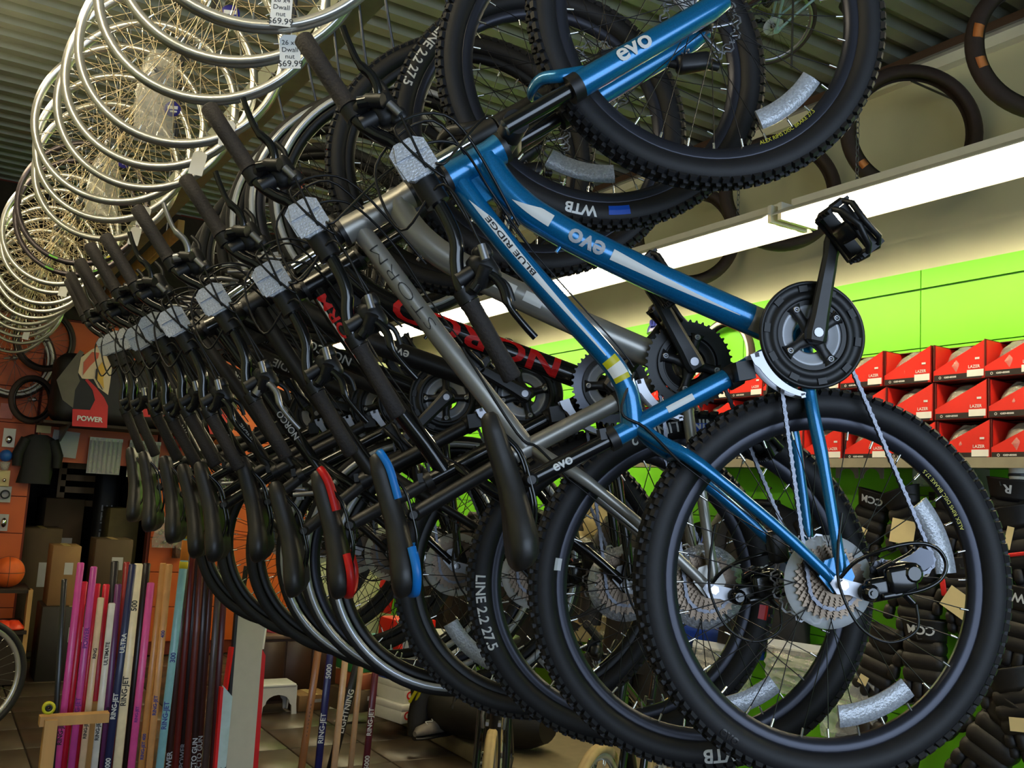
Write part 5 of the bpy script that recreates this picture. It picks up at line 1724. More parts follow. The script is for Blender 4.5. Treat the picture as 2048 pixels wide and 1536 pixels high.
def jersey(lab, px, py, h, X=3.96, m=None, name='hockey_jersey', stripe=None):
    c = atX(px, py, X)
    s = h * ((c - EYE).dot(FWD)) / 1900
    B = Matrix((Vector((0.3, -1, 0)).normalized(), Vector((1, 0.3, 0)).normalized(), Vector((0, 0, 1)))).transposed()
    M4 = B.to_4x4() @ Matrix.Scale(s, 4)
    M4.translation = c
    e = empty(name, None, M4)
    tag(e, lab, 'jersey', 'dark jerseys hanging on the green wall')
    rr = random.Random(int(px))
    rings = []
    for (z, w, d) in ((0.48, 0.09, 0.05), (0.45, 0.16, 0.07), (0.40, 0.30, 0.09), (0.25, 0.28, 0.11), (0.0, 0.29, 0.11), (-0.25, 0.31, 0.12), (-0.48, 0.33, 0.11)):
        rings.append([Vector((w * math.cos(t) * (1 + rr.uniform(-.06, .06)), d * math.sin(t) * (1 + rr.uniform(-.2, .2)), z)) for t in [2 * PI * j / 16 for j in range(16)]])
    part('body', MB().loft(rings), m or M_JKT, e)
    for sd in (-1, 1):
        part('sleeve', MB().tube(crv([(sd * 0.26, 0, 0.38), (sd * 0.36, 0.01, 0.22), (sd * 0.40, -0.02, -0.02), (sd * 0.42, -0.03, -0.25)], 3), [0.09] * 3 + [0.10] * 4 + [0.075] * 3, 9), m or M_JKT, e)
    part('collar', MB().lathe([(0.10, -0.01), (0.085, 0.03), (0.075, 0.03), (0.09, -0.01)], 16), M_GLV, e, (0, 0, 0.47), (PI / 2, 0, 0))
    if stripe:
        part('stripe', MB().lathe([(0.322, 0.34), (0.326, 0.40), (0.33, 0.40), (0.326, 0.34)], 16), stripe, e, M=Matrix.Rotation(PI / 2, 4, 'X') @ Matrix.Scale(0.4, 4, (0, 0, 1)))
    part('hanger', MB().tube(crv([(-0.2, 0, 0.44), (0, 0, 0.49), (0, 0.0, 0.56), (0.03, 0, 0.58)], 4), 0.008, 6), M_WIRE, e)


jersey('black jersey hanging behind the second and third rear wheels', 1300, 1180, 330)
jersey('black jersey low on the wall behind the blue rear tyre', 1330, 1390, 260)
jersey('black jersey hanging behind the grey bike rear hub', 1130, 1130, 250)
jersey('black jersey with white hem stripe near the small packets', 1040, 1195, 260, stripe=M_WHITE)
jersey('dark jersey far down the wall behind the striped wheels', 950, 1140, 230)
jersey('dark jersey at the far end of the green wall', 880, 1160, 210)
jersey('black jersey hanging low behind the spoke guard', 1530, 1150, 300, X=4.0)
jersey('black jersey just above the floor bike handlebar', 1190, 1420, 230)

# ------------------------------------------------------------------ tyres and helmets higher on the wall
def spare_tyre(lab, px, py, X, Rr, tw, yaw, m, sticker=None, band=None, cat='tyre', peglen=None):
    c = atX(px, py, X)
    M4 = (Matrix.Rotation(yaw, 3, 'Z')).to_4x4()
    M4.translation = c
    e = empty('spare_tyre', None, M4)
    tag(e, lab, cat)
    part('tyre', MB().lathe([(Rr - 2 * tw, 0.55 * tw), (Rr - 1.3 * tw, tw), (Rr - 0.5 * tw, 0.9 * tw), (Rr, 0.35 * tw), (Rr, -0.35 * tw), (Rr - 0.5 * tw, -0.9 * tw), (Rr - 1.3 * tw, -tw), (Rr - 2 * tw, -0.55 * tw), (Rr - 1.4 * tw, -0.8 * tw), (Rr - 0.3 * tw, 0), (Rr - 1.4 * tw, 0.8 * tw)], 60), m, e)
    if band:
        part('white_wall', MB().lathe([(Rr - 1.75 * tw, -0.84 * tw), (Rr - 1.3 * tw, -1.04 * tw), (Rr - 0.7 * tw, -1.0 * tw), (Rr - 1.3 * tw, -0.9 * tw)], 60).lathe([(Rr - 1.75 * tw, 0.84 * tw), (Rr - 1.3 * tw, 1.04 * tw), (Rr - 0.7 * tw, 1.0 * tw), (Rr - 1.3 * tw, 0.9 * tw)], 60), band, e)
    for (ang, w, cc) in (sticker or []):
        part('sticker', MB().lathe([(Rr - 1.7 * tw, -0.86 * tw), (Rr - 1.2 * tw, -1.05 * tw), (Rr - 0.45 * tw, -0.98 * tw), (Rr - 1.2 * tw, -0.9 * tw)], 8, True, a0=ang, a1=ang + w), cc, e)
    return e, c


M_TYRB = mat('brown_black_tyre', (52, 38, 32), 0.75, 0, 0.15, 30, 0.1)
M_ORST = mat('orange_sticker', (214, 130, 70), 0.5, 0, 0.05)
tl = [('dark spare tyre hanging behind the strip light under the chain', 1822, 262, 3.78, 0.335, 0.036, 0.50, [(3.75, 0.12, M_ORST)]),
      ('dark spare tyre with orange labels at the upper right edge', 2092, 90, 3.78, 0.335, 0.036, 0.50, [(2.9, 0.2, M_ORST), (3.4, 0.16, M_ORST)]),
      ('dark spare tyre seen through the blue front wheel', 1560, 385, 3.78, 0.335, 0.036, 0.50, None),
      ('dark spare tyre seen through the second front wheel', 1372, 470, 3.78, 0.335, 0.036, 0.50, None)]
for t in tl:
    e, c = spare_tyre(t[0], t[1], t[2], 3.87, t[4], t[5], -0.62, M_TYRB, t[7])
    zz = t[4] - 2 * t[5] - 0.008
    part('wall_peg', MB().tube([(0, 0, zz), e.matrix_basis.inverted() @ (c + Vector((XW - 0.01 - c.x, 0, zz)))], 0.006, 6), M_WIRE, e)
spare_tyre('white-walled small tyre on the green wall left of the red boxes', 1448, 722, 4.12, 0.27, 0.026, 1.5, M_TYRB, band=M_PAPER)
spare_tyre('black tyre with gold lines on the green wall, behind the red-lettered bike', 1005, 745, 4.12, 0.30, 0.026, 1.5, M_TYRB, band=M_TAN)
o = atX(1322, 652, 3.95)
e = empty('blue_helmet', None, None, o)
tag(e, 'dark blue helmet on the wall behind the grey bike crank', 'helmet')
helmet('shell', e, (0, 0, -0.05), mat('navy_helmet', (36, 44, 110), 0.3, 0, 0.05), 0.6)
part('strap', MB().tube(crv([(0.06, 0.05, -0.05), (0.03, 0.03, -0.13), (-0.03, 0, -0.14), (-0.05, -0.05, -0.05)], 4), 0.004, 5), M_PLAST, e)
part('wall_peg', MB().tube([(0, 0, -0.03), (XW - o.x - 0.01, 0, -0.03)], 0.004, 6), M_WIRE, e)
# ------------------------------------------------------------------ small bicycle high up, bicycles standing on the floor
def basis(fx, up, pos, s=1.0):
    X = Vector(fx).normalized()
    Z = (Vector(up) - X * Vector(up).dot(X)).normalized()
    Y = Z.cross(X)
    M4 = Matrix((X, Y, Z)).transposed().to_4x4() @ Matrix.Scale(s, 4)
    M4.translation = pos
    return M4


M_PALEB = mat('pale_blue_paint', (150, 180, 184), 0.35, 0.3, 0.04)
bicycle('small_bike', 'small pale blue bike hanging near the deck, behind the blue front wheel', None, HYB, dict(frame=M_PALEB, lowers=M_PALEB, rim=M_ALU, crank=1.0, tyre=M_TYRB), None, basis((-0.45, -0.75, 0.5), (0.8, -0.45, 0.2), atX(1548, 55, 3.0) + Vector((0, 0, 0.0)), 0.56))
hk = part('ceiling_hook', MB().tube([(0, 0, 0), (0, 0, CEIL - 3.42)], 0.005, 6), M_WIRE, None, atX(1548, 55, 3.0) + Vector((-0.1, -0.2, 0.3)))
hk.location.z = 3.42
tag(hk, 'thin steel hook holding the small pale blue bike to the deck', 'hook')
CITY = var(HYB, R=0.345, tw=0.02)
fb = atZ(1196, 1490, 0.69)
bicycle('city_bike', 'black city bike with tan tyres on the floor under the hanging row', None, CITY, dict(frame=M_BLK, lowers=M_BLK, rim=M_SILVRIM, tyre=M_TAN, crank=0.6, spoke=M_SPOKE), None, basis((-0.8, -0.55, 0), (0, 0, 1), Vector((fb.x + 0.82 * 1.02, fb.y + 0.566 * 1.02, 0.347))))
fb = atZ(985, 1462, 0.69)
bicycle('city_bike', 'grey city bike with tan tyres on the floor, left of the black one', None, CITY, dict(frame=M_CHAR, lowers=M_BLK, rim=M_SILVRIM, tyre=M_TAN, crank=0.2, spoke=M_SPOKE), None, basis((-0.55, -0.83, 0), (0, 0, 1), Vector((fb.x + 0.56, fb.y + 0.85, 0.347))))
bicycle('city_bike', 'bike on black tyres at the left edge, only its wheel showing', None, var(CITY, R=0.35), dict(frame=M_BLK, lowers=M_BLK, rim=M_SILVRIM, crank=0.2, spoke=M_SPOKE), None, basis((0.93, 0.36, 0), (0, 0, 1), Vector((-0.62, 6.0, 0.352))))

# ------------------------------------------------------------------ back of the shop
M_BAGK = mat('black_bag_nylon', (26, 22, 19), 0.55, 0, 0.2, 14, 0.15)
M_BAGR = mat('red_bag_panel', (196, 24, 18), 0.5, 0, 0.08, 10, 0.08)
M_BAGO = mat('orange_red_print', (204, 92, 60), 0.5, 0, 0.05)
M_BAGC = mat('cream_print', (222, 200, 168), 0.5, 0, 0.03)
M_BAGY = mat('gold_print', (222, 172, 60), 0.5, 0, 0.03)
M_BAGG = mat('grey_bag_shell', (92, 84, 68), 0.5, 0, 0.15, 8, 0.1)
BY = 8.35
pa, pb = atY(118, 700, BY), atY(474, 872, BY)
cx, cz = (pa.x + pb.x) / 2, (pa.z + pb.z) / 2
bw, bh = pb.x - pa.x, pa.z - pb.z
e = empty('hockey_bag', None, None, (cx, BY + 0.22, cz))
tag(e, 'big black hockey bag with red panels and feather print above the store room opening', 'bag')
part('body', MB().rbox((0, 0, 0), (bw, 0.44, bh), 0.10, seg=4), M_BAGK, e)


def on(px, py, off=0.0):
    p = atY(px, py, BY)
    return (p.x - cx, p.z - cz)


def patch(nm, pts, m, d):
    part(nm, MB().prism([on(*p) for p in pts], -0.22 - d, -0.215 - d * 0.5), m, e)


patch('red_panel', [(145, 818), (180, 820), (190, 800), (185, 780), (170, 760), (175, 758), (192, 775), (208, 795), (216, 812), (214, 856), (144, 852)], M_BAGR, 0.004)
patch('grey_panel', [(113, 760), (160, 700), (168, 705), (160, 720), (156, 750), (160, 762), (150, 780), (146, 816), (125, 800)], M_BAGG, 0.003)
patch('cream_outline', [(156, 745), (162, 715), (182, 700), (205, 688), (232, 682), (240, 690), (226, 720), (220, 765), (216, 790), (196, 775), (187, 758), (172, 758), (164, 757)], M_BAGC, 0.006)
patch('orange_feather', [(166, 750), (167, 725), (184, 704), (198, 706), (196, 716), (180, 732)], M_BAGO, 0.010)
patch('orange_feather', [(208, 696), (230, 690), (228, 706), (216, 708)], M_BAGO, 0.010)
patch('gold_feather', [(194, 760), (196, 735), (204, 724), (212, 734), (206, 758), (208, 778)], M_BAGY, 0.010)
patch('dark_feather', [(190, 756), (192, 738), (196, 735), (194, 760), (206, 780), (203, 778)], M_BAGK, 0.012)
patch('gold_feather', [(332, 752), (350, 745), (358, 760), (340, 772)], M_BAGY, 0.006)
patch('red_panel', [(262, 800), (320, 815), (345, 800), (372, 812), (360, 836), (300, 834), (262, 833)], M_BAGR, 0.004)
patch('red_panel', [(420, 776), (452, 790), (455, 870), (420, 868), (410, 826)], M_BAGR, 0.004)
mb = MB()
w0 = Matrix.Translation((on(425, 752)[0], -0.232, on(425, 752)[1])) @ Matrix.Rotation(PI / 2, 4, 'X') @ Matrix.Rotation(-0.42, 4, 'Z')
flat_text(mb, 'ACE', 0.17, w0, 0.006)
w0 = Matrix.Translation((on(180, 838)[0], -0.232, on(180, 838)[1])) @ Matrix.Rotation(PI / 2, 4, 'X')
part('white_lettering', mb, M_WHITE, e)
mb = MB()
flat_text(mb, 'POWER', 0.055, w0, 0.002)
part('badge_lettering', mb, M_WHITE, e)
part('zip', MB().tube([(-bw * 0.42, -0.12, bh * 0.5 - 0.004), (bw * 0.42, -0.12, bh * 0.5 - 0.004)], 0.006, 6), M_PLAST, e)
part('strap', MB().tube(crv([on3 for on3 in [(-bw * 0.2, -0.2, bh * 0.38), (-bw * 0.12, -0.2, bh * 0.62), (bw * 0.12, -0.2, bh * 0.62), (bw * 0.2, -0.2, bh * 0.38)]], 5), 0.016, 6, flat=0.4), M_BAGK, e)
sh2 = empty('high_shelf', None, None, (cx, BY + 0.33, cz - bh / 2 - 0.012))
tag(sh2, 'dark shelf fixed to the orange wall under the hockey bag', 'shelf')
part('board', MB().box((0, 0.0, 0), (bw + 0.1, 0.64, 0.022)), M_DIM, sh2)
for x in (-0.6, 0.6):
    part('bracket', MB().prism([(-0.3, -0.011), (0.31, -0.011), (0.31, -0.15)], -0.01, 0.01, Matrix.Rotation(PI / 2, 4, 'Z')), M_WIRE, sh2, (x, 0, 0))


def small_wheel(lab, px, py, Y, Rr, rimm, yaw, tw=0.02, white=False):
    c = atY(px, py, Y)
    M4 = Matrix.Rotation(yaw, 3, 'Z').to_4x4()
    M4.translation = c
    e = empty('bicycle_wheelset', None, M4)
    tag(e, lab, 'bicycle wheel', 'wheels hanging on the orange wall')
    part('tyre', MB().lathe([(Rr - 2 * tw, 0.5 * tw), (Rr - tw, tw), (Rr, 0.4 * tw), (Rr, -0.4 * tw), (Rr - tw, -tw), (Rr - 2 * tw, -0.5 * tw)], 48), M_TYRB, e)
    part('rim', MB().lathe([(Rr - 1.8 * tw, 0.012), (Rr - 1.8 * tw - 0.018, 0.009), (Rr - 1.8 * tw - 0.018, -0.009), (Rr - 1.8 * tw, -0.012)], 48), rimm, e)
    if white:
        part('white_wall', MB().lathe([(Rr - 1.8 * tw, -0.7 * tw), (Rr - 1.2 * tw, -1.03 * tw), (Rr - 0.8 * tw, -1.0 * tw), (Rr - 1.2 * tw, -0.9 * tw)], 48), M_PAPER, e)
    part('spokes', spokes_mb(Rr - 1.8 * tw - 0.018, 20, 0.016, 0.025, 0.0016), M_SPOKE, e, stuff=True)
    part('hub', hub_mb(0.028, 0.018, 0.055), M_ALU, e)
    part('wall_hook', MB().tube([(0, 0.0, Rr - 2.9 * tw), (0.0, YB - c.y - 0.015, Rr - 2.9 * tw)], 0.005, 6), M_WIRE, e, M=Matrix.Rotation(-yaw, 4, 'Z'))
    return e


small_wheel('small spoked wheel hanging low on the orange wall left of the bag', 64, 799, 8.66, 0.20, M_RIMK, 0.5)
small_wheel('white-walled wheel hanging behind the small spoked one', 28, 716, 8.86, 0.34, M_PAPER, 0.3, 0.028, True)
small_wheel('dark wheel hanging between the loose rims and the bag', 90, 680, 8.84, 0.27, M_RIMK, 0.4)


def sheet(lab, name, cat, px0, py0, px1, py1, Y, m, th=0.004, rot=0.0, extra=None):
    a, b2 = atY(px0, py0, Y), atY(px1, py1, Y)
    c = (a + b2) / 2
    e = empty(name, None, None, c)
    e.rotation_euler = (0, rot, 0)
    tag(e, lab, cat)
    w, h = abs(b2.x - a.x), abs(a.z - b2.z)
    part('sheet', MB().box((0, 0, 0), (w, th, h)), m, e)
    if extra:
        extra(e, w, h)
    return e


def printed(n=9, m=None):
    def f(e, w, h):
        mb = MB()
        rr = random.Random(int(w * 1000))
        for q in range(n):
            ww = w * rr.uniform(0.5, 0.8)
            mb.box((-w * 0.42 + ww / 2, -0.0035, h * (0.42 - 0.84 * q / n)), (ww, 0.001, h * 0.02))
        part('print', mb, m or M_GREYDEC, e)
    return f


def sleeve_pack(e, w, h):
    mb = MB()
    for q in range(7):
        mb.tube([(-w * 0.42 + q * w * 0.14, -0.012, h * 0.47), (-w * 0.42 + q * w * 0.14, -0.012, -h * 0.47)], w * 0.06, 7)
    part('sleeve', mb, M_BAG, e, stuff=True)
    part('header_card', MB().box((0, -0.012, h * 0.46), (w, 0.02, h * 0.09)), M_PAPER, e)


YW = 8.96
M_PAPERG = mat('grey_white_paper', (186, 184, 184), 0.7, 0, 0.03)
sheet('white printed sheet pinned under the hockey bag', 'paper_sheet', 'paper', 106, 860, 153, 916, 8.93, M_PAPERG, rot=0.06, extra=printed())
sheet('pack of long clear sleeves hanging right of the printed sheet', 'sleeve_pack', 'packet', 180, 874, 238, 950, 8.93, M_PAPERG, extra=sleeve_pack)
sheet('second pack of clear sleeves hanging over the orange strip', 'sleeve_pack', 'packet', 260, 880, 314, 957, 8.93, M_PAPERG, extra=sleeve_pack)
sheet('small cream card above the black cloth on the orange wall', 'card', 'card', 75, 840, 101, 867, 8.95, M_CARD)
sheet('pinkish printed packet left of the small spoked wheel', 'packet', 'packet', 2, 806, 24, 838, 8.95, mat('pink_packet', (190, 110, 100), 0.5), 0.02)
sheet('white blister card with a silver part at the left edge', 'blister_card', 'packet', 8, 856, 28, 895, 8.95, M_PAPER, 0.006, extra=lambda e, w, h: part('blister', MB().ball((0, -0.02, -h * 0.1), (w * 0.3, 0.02, h * 0.22)), M_CHROME, e))
sheet('cream card with a round black part at the left edge', 'blister_card', 'packet', 0, 940, 17, 974, 8.95, M_CARD, 0.006, extra=lambda e, w, h: part('blister', MB().ball((0, -0.02, -h * 0.1), (w * 0.2, 0.02, h * 0.12)), M_CHROME, e))
sheet('clear card with a black lock ring at the left edge', 'blister_card', 'packet', 0, 972, 20, 1005, 8.95, M_PAPERG, 0.006, extra=lambda e, w, h: part('ring', MB().lathe([(w * 0.3, -0.03), (w * 0.42, -0.03), (w * 0.42, -0.01), (w * 0.3, -0.01)], 20), M_PLAST, e))
sheet('grey packet with silver parts lower at the left edge', 'blister_card', 'packet', 0, 1028, 14, 1062, 8.95, M_PAPERG, 0.02, extra=lambda e, w, h: part('blister', MB().ball((0, -0.02, 0), (w * 0.35, 0.02, h * 0.3)), M_CHROME, e))
e = empty('blue_ball_pack', None, None, atY(11, 916, 8.9))
tag(e, 'small blue ball packed over a clear cup at the left edge', 'packet')
part('ball', MB().ball((0, 0, 0.02), 0.05, 14, 9), mat('ball_blue', (40, 100, 180), 0.4, 0, 0.1), e)
part('cup', MB().lathe([(0.03, 0), (0.045, 0.07), (0.04, 0.07), (0.026, 0)], 18), M_BAG, e, (0, 0, -0.1), (PI / 2, 0, 0))
part('peg', MB().tube([(0, 0, 0.06), (0, 0.09, 0.06)], 0.004, 6), M_WIRE, e)
e = empty('black_cloth', None, None, atY(76, 910, 8.88))
tag(e, 'black cloth shirt hanging beside the printed sheet', 'shirt')
rings = []
rr = random.Random(4)
for (z, w) in ((0.17, 0.06), (0.14, 0.12), (0.05, 0.12), (-0.1, 0.115), (-0.24, 0.13)):
    rings.append([Vector((w * math.cos(t) * (1 + rr.uniform(-.1, .1)), 0.04 * math.sin(t), z)) for t in [2 * PI * j / 12 for j in range(12)]])
part('body', MB().loft(rings), M_JKT, e)
for s in (-1, 1):
    part('sleeve', MB().tube([(s * 0.10, 0, 0.13), (s * 0.15, 0, 0.0), (s * 0.15, 0, -0.1)], [0.045, 0.045, 0.035], 8), M_JKT, e)
part('hook', MB().tube([(0, 0, 0.17), (0, 0.1, 0.2)], 0.004, 6), M_WIRE, e)


def ring_thing(lab, name, px, py, R0, r, m, cat):
    e = empty(name, None, None, atY(px, py, 8.92))
    tag(e, lab, cat)
    part('roll', MB().lathe([(R0 + r, -0.02), (R0 + r, 0.02), (R0 - r, 0.02), (R0 - r, -0.02)], 28), m, e)
    part('peg', MB().tube([(0, -0.03, R0 - r - 0.004), (0, 0.07, R0 - r - 0.004)], 0.004, 6), M_WIRE, e)
    return e


ring_thing('red ring of tape hanging under the bag right end', 'tape_roll', 350, 888, 0.062, 0.014, mat('red_tape', (214, 48, 34), 0.45), 'tape roll')
ring_thing('dark blue round roll hanging below the red tape ring', 'tape_roll', 338, 930, 0.05, 0.034, mat('navy_tape', (30, 34, 60), 0.5), 'tape roll')
for (lab, px, py, w, h, m) in (('crinkled clear bag of small hardware on the orange wall', 334, 1068, 50, 60, M_BAG), ('brown packet of small parts right of the hardware bag', 358, 1098, 24, 40, mat('brown_packet', (90, 56, 40), 0.5, 0, 0.3, 30))):
    c = atY(px, py, 8.9)
    k = c.y * 0.86 / 1900
    e = empty('hardware_bag', None, None, c)
    tag(e, lab, 'packet')
    rr = random.Random(px)
    rings = [[Vector((w * 1.15 * k * 0.5 * math.cos(t) * (1 + rr.uniform(-.1, .1)), 0.035 * q * math.sin(t) * (1 + rr.uniform(-.3, .3)), h * k * z)) for t in [2 * PI * j / 14 for j in range(14)]] for (z, q) in ((0.5, 0.15), (0.3, 0.6), (0.05, 1), (-0.25, 1.1), (-0.5, 0.6))]
    part('bag', MB().loft(rings, True, False), m, e)
    part('header_card', MB().box((0, 0, h * k * 0.52), (w * 1.1 * k, 0.006, 0.05)), M_PAPERG, e)
    mb = MB()
    for q in range(12):
        mb.ball((rr.uniform(-.3, .3) * w * k, rr.uniform(-.02, .02), rr.uniform(-.4, .1) * h * k), rr.uniform(0.01, 0.02), 7, 5)
    part('small_parts', mb, M_CASS, e, stuff=True)

# store room contents
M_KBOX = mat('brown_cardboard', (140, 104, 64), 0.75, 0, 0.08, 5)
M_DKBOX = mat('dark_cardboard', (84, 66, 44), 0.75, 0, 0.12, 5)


def carton(lab, x, y, z, w, d, h, m, rz=0.0, label=True, name='cardboard_box', word=None, wm=None, ws=0.06, lid=None, grp=None):
    e = empty(name, None, None, (x, y, z))
    e.rotation_euler = (0, 0, rz)
    tag(e, lab, 'box', grp)
    part('carton', MB().rbox((0, 0, h / 2), (w, d, h), 0.004, seg=1), m, e)
    if label == 'lid':
        part('lid', MB().rbox((0, 0, h - 0.018), (w + 0.008, d + 0.008, 0.04), 0.004, seg=1), lid or m, e)
    elif label:
        part('label', MB().box((w * 0.12, -d / 2 - 0.001, h * 0.62), (w * 0.3, 0.002, h * 0.2)), M_PAPERG, e)
        part('packing_tape', MB().box((0, 0, h + 0.0005), (0.05, d + 0.002, 0.001)), M_TAN, e)
    if word:
        mb = MB()
        flat_text(mb, word, ws, Matrix.Translation((-w * 0.2, -d / 2 - 0.0055, h * 0.42)) @ Matrix.Rotation(PI / 2, 4, 'X'), 0.002, fit=w * 0.5)
        part('lettering', mb, wm or M_RED, e)
    return e


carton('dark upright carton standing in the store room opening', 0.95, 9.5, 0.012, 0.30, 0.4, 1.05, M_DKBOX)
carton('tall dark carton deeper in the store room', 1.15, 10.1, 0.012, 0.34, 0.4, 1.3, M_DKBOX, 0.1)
carton('olive printed carton at the right of the store room opening', 1.62, 9.6, 0.012, 0.26, 0.4, 1.25, mat('olive_carton', (104, 92, 52), 0.7, 0, 0.1))
e = empty('wooden_frame', None, None, (1.38, 10.5, 0.012))
tag(e, 'tall wooden door frame leaning in the dark store room', 'frame')
for x in (-0.2, 0.2):
    part('stile', MB().box((x, 0, 0.85), (0.07, 0.05, 1.7)), M_WOOD, e)
for z in (1.25, 1.38, 1.5, 1.62):
    part('crosspiece', MB().box((0, 0, z), (0.42, 0.05, 0.06)), M_WOOD, e)
e = empty('long_bag', None, None, (1.52, 9.9, 0.012))
tag(e, 'tall dark bag with pale lettering standing by the store room frame', 'bag')
part('body', MB().rbox((0, 0, 0.8), (0.22, 0.2, 1.6), 0.06), M_BAGK, e)
mb = MB()
flat_text(mb, 'PRO ELITE', 0.14, Matrix.Translation((0.0, -0.104, 0.95)) @ Matrix.Rotation(PI / 2, 4, 'X') @ Matrix.Rotation(PI / 2, 4, 'Z'))
part('lettering', mb, M_GREYDEC, e)

# cabinet at the left with the basketball
YC = 7.9
a = atY(62, 1180, YC)
e = empty('display_cabinet', None, None, (a.x - 0.6, YC + 0.25, 0))
tag(e, 'dark display cabinet with a pale wood edge under the basketball', 'cabinet')
H = a.z
part('carcass', MB().box((0, 0.0, H / 2 - 0.13), (1.2, 0.5, H - 0.26 - 0.02)).box((0, 0, H - 0.012), (1.2, 0.5, 0.024)).box((-0.59, 0, H / 2), (0.02, 0.5, H)), M_DIM, e)
part('edge_strip', MB().box((0.6, -0.2, H * 0.62), (0.03, 0.12, H * 0.76)), M_WOOD, e)
bb = empty('basketball', None, None, atY(20, 1140, YC) )
bb.location.z = H + 0.115
bb.location.y = YC + 0.15
tag(bb, 'orange basketball sitting on the cabinet at the left edge', 'basketball')
part('ball', MB().ball((0, 0, 0), 0.113, 24, 16), mat('basketball_orange', (226, 98, 34), 0.6, 0, 0.08, 300, 0.3), bb)
mb = MB()
for M_ in (Matrix.Identity(3), Matrix.Rotation(PI / 2, 3, 'X'), Matrix.Rotation(PI / 2, 3, 'Y')):
    mb.tube([M_ @ Vector((0.1132 * math.cos(t), 0.1132 * math.sin(t), 0)) for t in [2 * PI * q / 36 for q in range(36)]], 0.0022, 5, False, True)
part('seam', mb, M_BROWN, bb)
for q, px in enumerate((8, 28)):
    p = atY(px, 1262, YC - 0.06)
    c = part('training_cone', MB().lathe([(0.075, 0), (0.072, 0.012), (0.03, 0.06), (0.026, 0.06), (0.06, 0.004)], 22), mat('cone_orange', (232, 66, 30), 0.45), None, (p.x, YC + 0.02, H - 0.30 + 0.02), (PI / 2, 0, 0))
    tag(c, 'flat orange training cone %s on the cabinet ledge under the basketball' % ('at the very left edge' if q == 0 else 'right of the first one'), 'cone')
part('ledge', MB().box((0, -0.02, H - 0.30), (1.2, 0.56, 0.025)), M_DIM, e)
carton('kraft carton with a white label right of the cabinet', 1.0, 8.2, 0.55, 0.20, 0.3, 0.45, M_KBOX)
carton('black case with a white label under the kraft carton', 1.08, 8.2, 0.0, 0.42, 0.4, 0.55, mat('black_case', (40, 36, 30), 0.6, 0, 0.1))
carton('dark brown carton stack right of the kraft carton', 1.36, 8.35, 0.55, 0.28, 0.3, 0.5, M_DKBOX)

# dark counter, stool, things on the counter
YK = 6.85
a, b2 = atY(520, 1272, YK), atY(652, 1272, YK)
e = empty('counter', None, None, ((a.x + b2.x) / 2 + 0.05, YK + 0.3, 0))
tag(e, 'dark brown panelled counter behind the sticks with a red cone stack on it', 'counter')
cw = b2.x - a.x + 0.1
part('carcass', MB().box((0, 0, a.z / 2 - 0.01), (cw, 0.6, a.z - 0.02)), mat('dark_brown_laminate', (52, 32, 22), 0.45, 0, 0.2, 6), e)
part('top', MB().rbox((0, 0, a.z - 0.012), (cw + 0.03, 0.63, 0.028), 0.006), M_BROWN, e)
for x in (-cw / 3, 0, cw / 3):
    part('panel', MB().rbox((x, -0.302, a.z * 0.48), (cw / 3 - 0.012, 0.012, a.z * 0.86), 0.003, seg=1), mat('dark_brown_laminate', (52, 32, 22), 0.45, 0, 0.2, 6), e)
ctz = a.z + 0.002
for q, (lab, px, mm, dz) in enumerate((('red training cone, top of the stack on the dark counter', 566, mat('cone_red', (226, 62, 48), 0.45), 0.026), ('pink training cone under the red one on the dark counter', 566, mat('cone_pink', (222, 90, 110), 0.45), 0.0))):
    p = atY(px, 1262, YK + 0.1)
    tag(part('training_cone', MB().lathe([(0.10, 0), (0.097, 0.012), (0.05, 0.05), (0.045, 0.05), (0.085, 0.004)], 24), mm, None, (p.x, YK + 0.18, ctz + dz), (PI / 2, 0, 0)), lab, 'cone')
rr = random.Random(9)
cols = [(216, 210, 196), (190, 60, 50), (210, 190, 120), (60, 60, 70), (220, 220, 220), (150, 40, 40)]
for q in range(6):
    px = 532 + q * 19
    if 550 < px < 585:
        continue
    p = atY(px, 1262, YK + 0.2)
    hh = rr.uniform(0.04, 0.10)
    carton('%s small packet on the dark counter, %s from its left end' % (['white', 'red', 'tan', 'dark', 'pale', 'maroon'][q], ordn[q]), p.x, YK + 0.34, ctz, 0.075, 0.09, hh, mat('packet_%d' % q, cols[q], 0.5), rr.uniform(-.4, .4), True, 'counter_packet')
q1 = atZ(555, 1432, 0.0)
e = empty('step_stool', None, None, q1 + Vector((0, 0.12, 0)))
tag(e, 'white plastic step stool with an arched front below the counter', 'stool')
M_STOOL = mat('white_stool_plastic', (205, 205, 206), 0.4, 0, 0.03)
arch = [(-0.14, 0)] + [(-0.105, 0), (-0.10, 0.06)] + [(0.085 * math.cos(t), 0.075 + 0.06 * math.sin(t)) for t in [PI - PI * q / 8 for q in range(9)]] + [(0.10, 0.06), (0.105, 0), (0.14, 0), (0.12, 0.19), (-0.12, 0.19)]
part('front', MB().prism(arch, -0.1, -0.085), M_STOOL, e)
part('back', MB().prism(arch, 0.085, 0.1), M_STOOL, e)
part('seat', MB().rbox((0, 0, 0.195), (0.25, 0.21, 0.022), 0.008), M_STOOL, e)
for s in (-1, 1):
    part('side', MB().prism([(-0.1, 0), (-0.07, 0), (-0.05, 0.1), (0.05, 0.1), (0.07, 0), (0.1, 0), (0.09, 0.19), (-0.09, 0.19)], -0.006, 0.006, Matrix.Translation((s * 0.128, 0, 0)) @ Matrix.Rotation(PI / 2, 4, 'Z')), M_STOOL, e)
p = atZ(625, 1422, 0)
carton('low kraft box on the floor right of the step stool', p.x, p.y + 0.1, 0.0, 0.24, 0.2, 0.11, M_KBOX, 0.1)

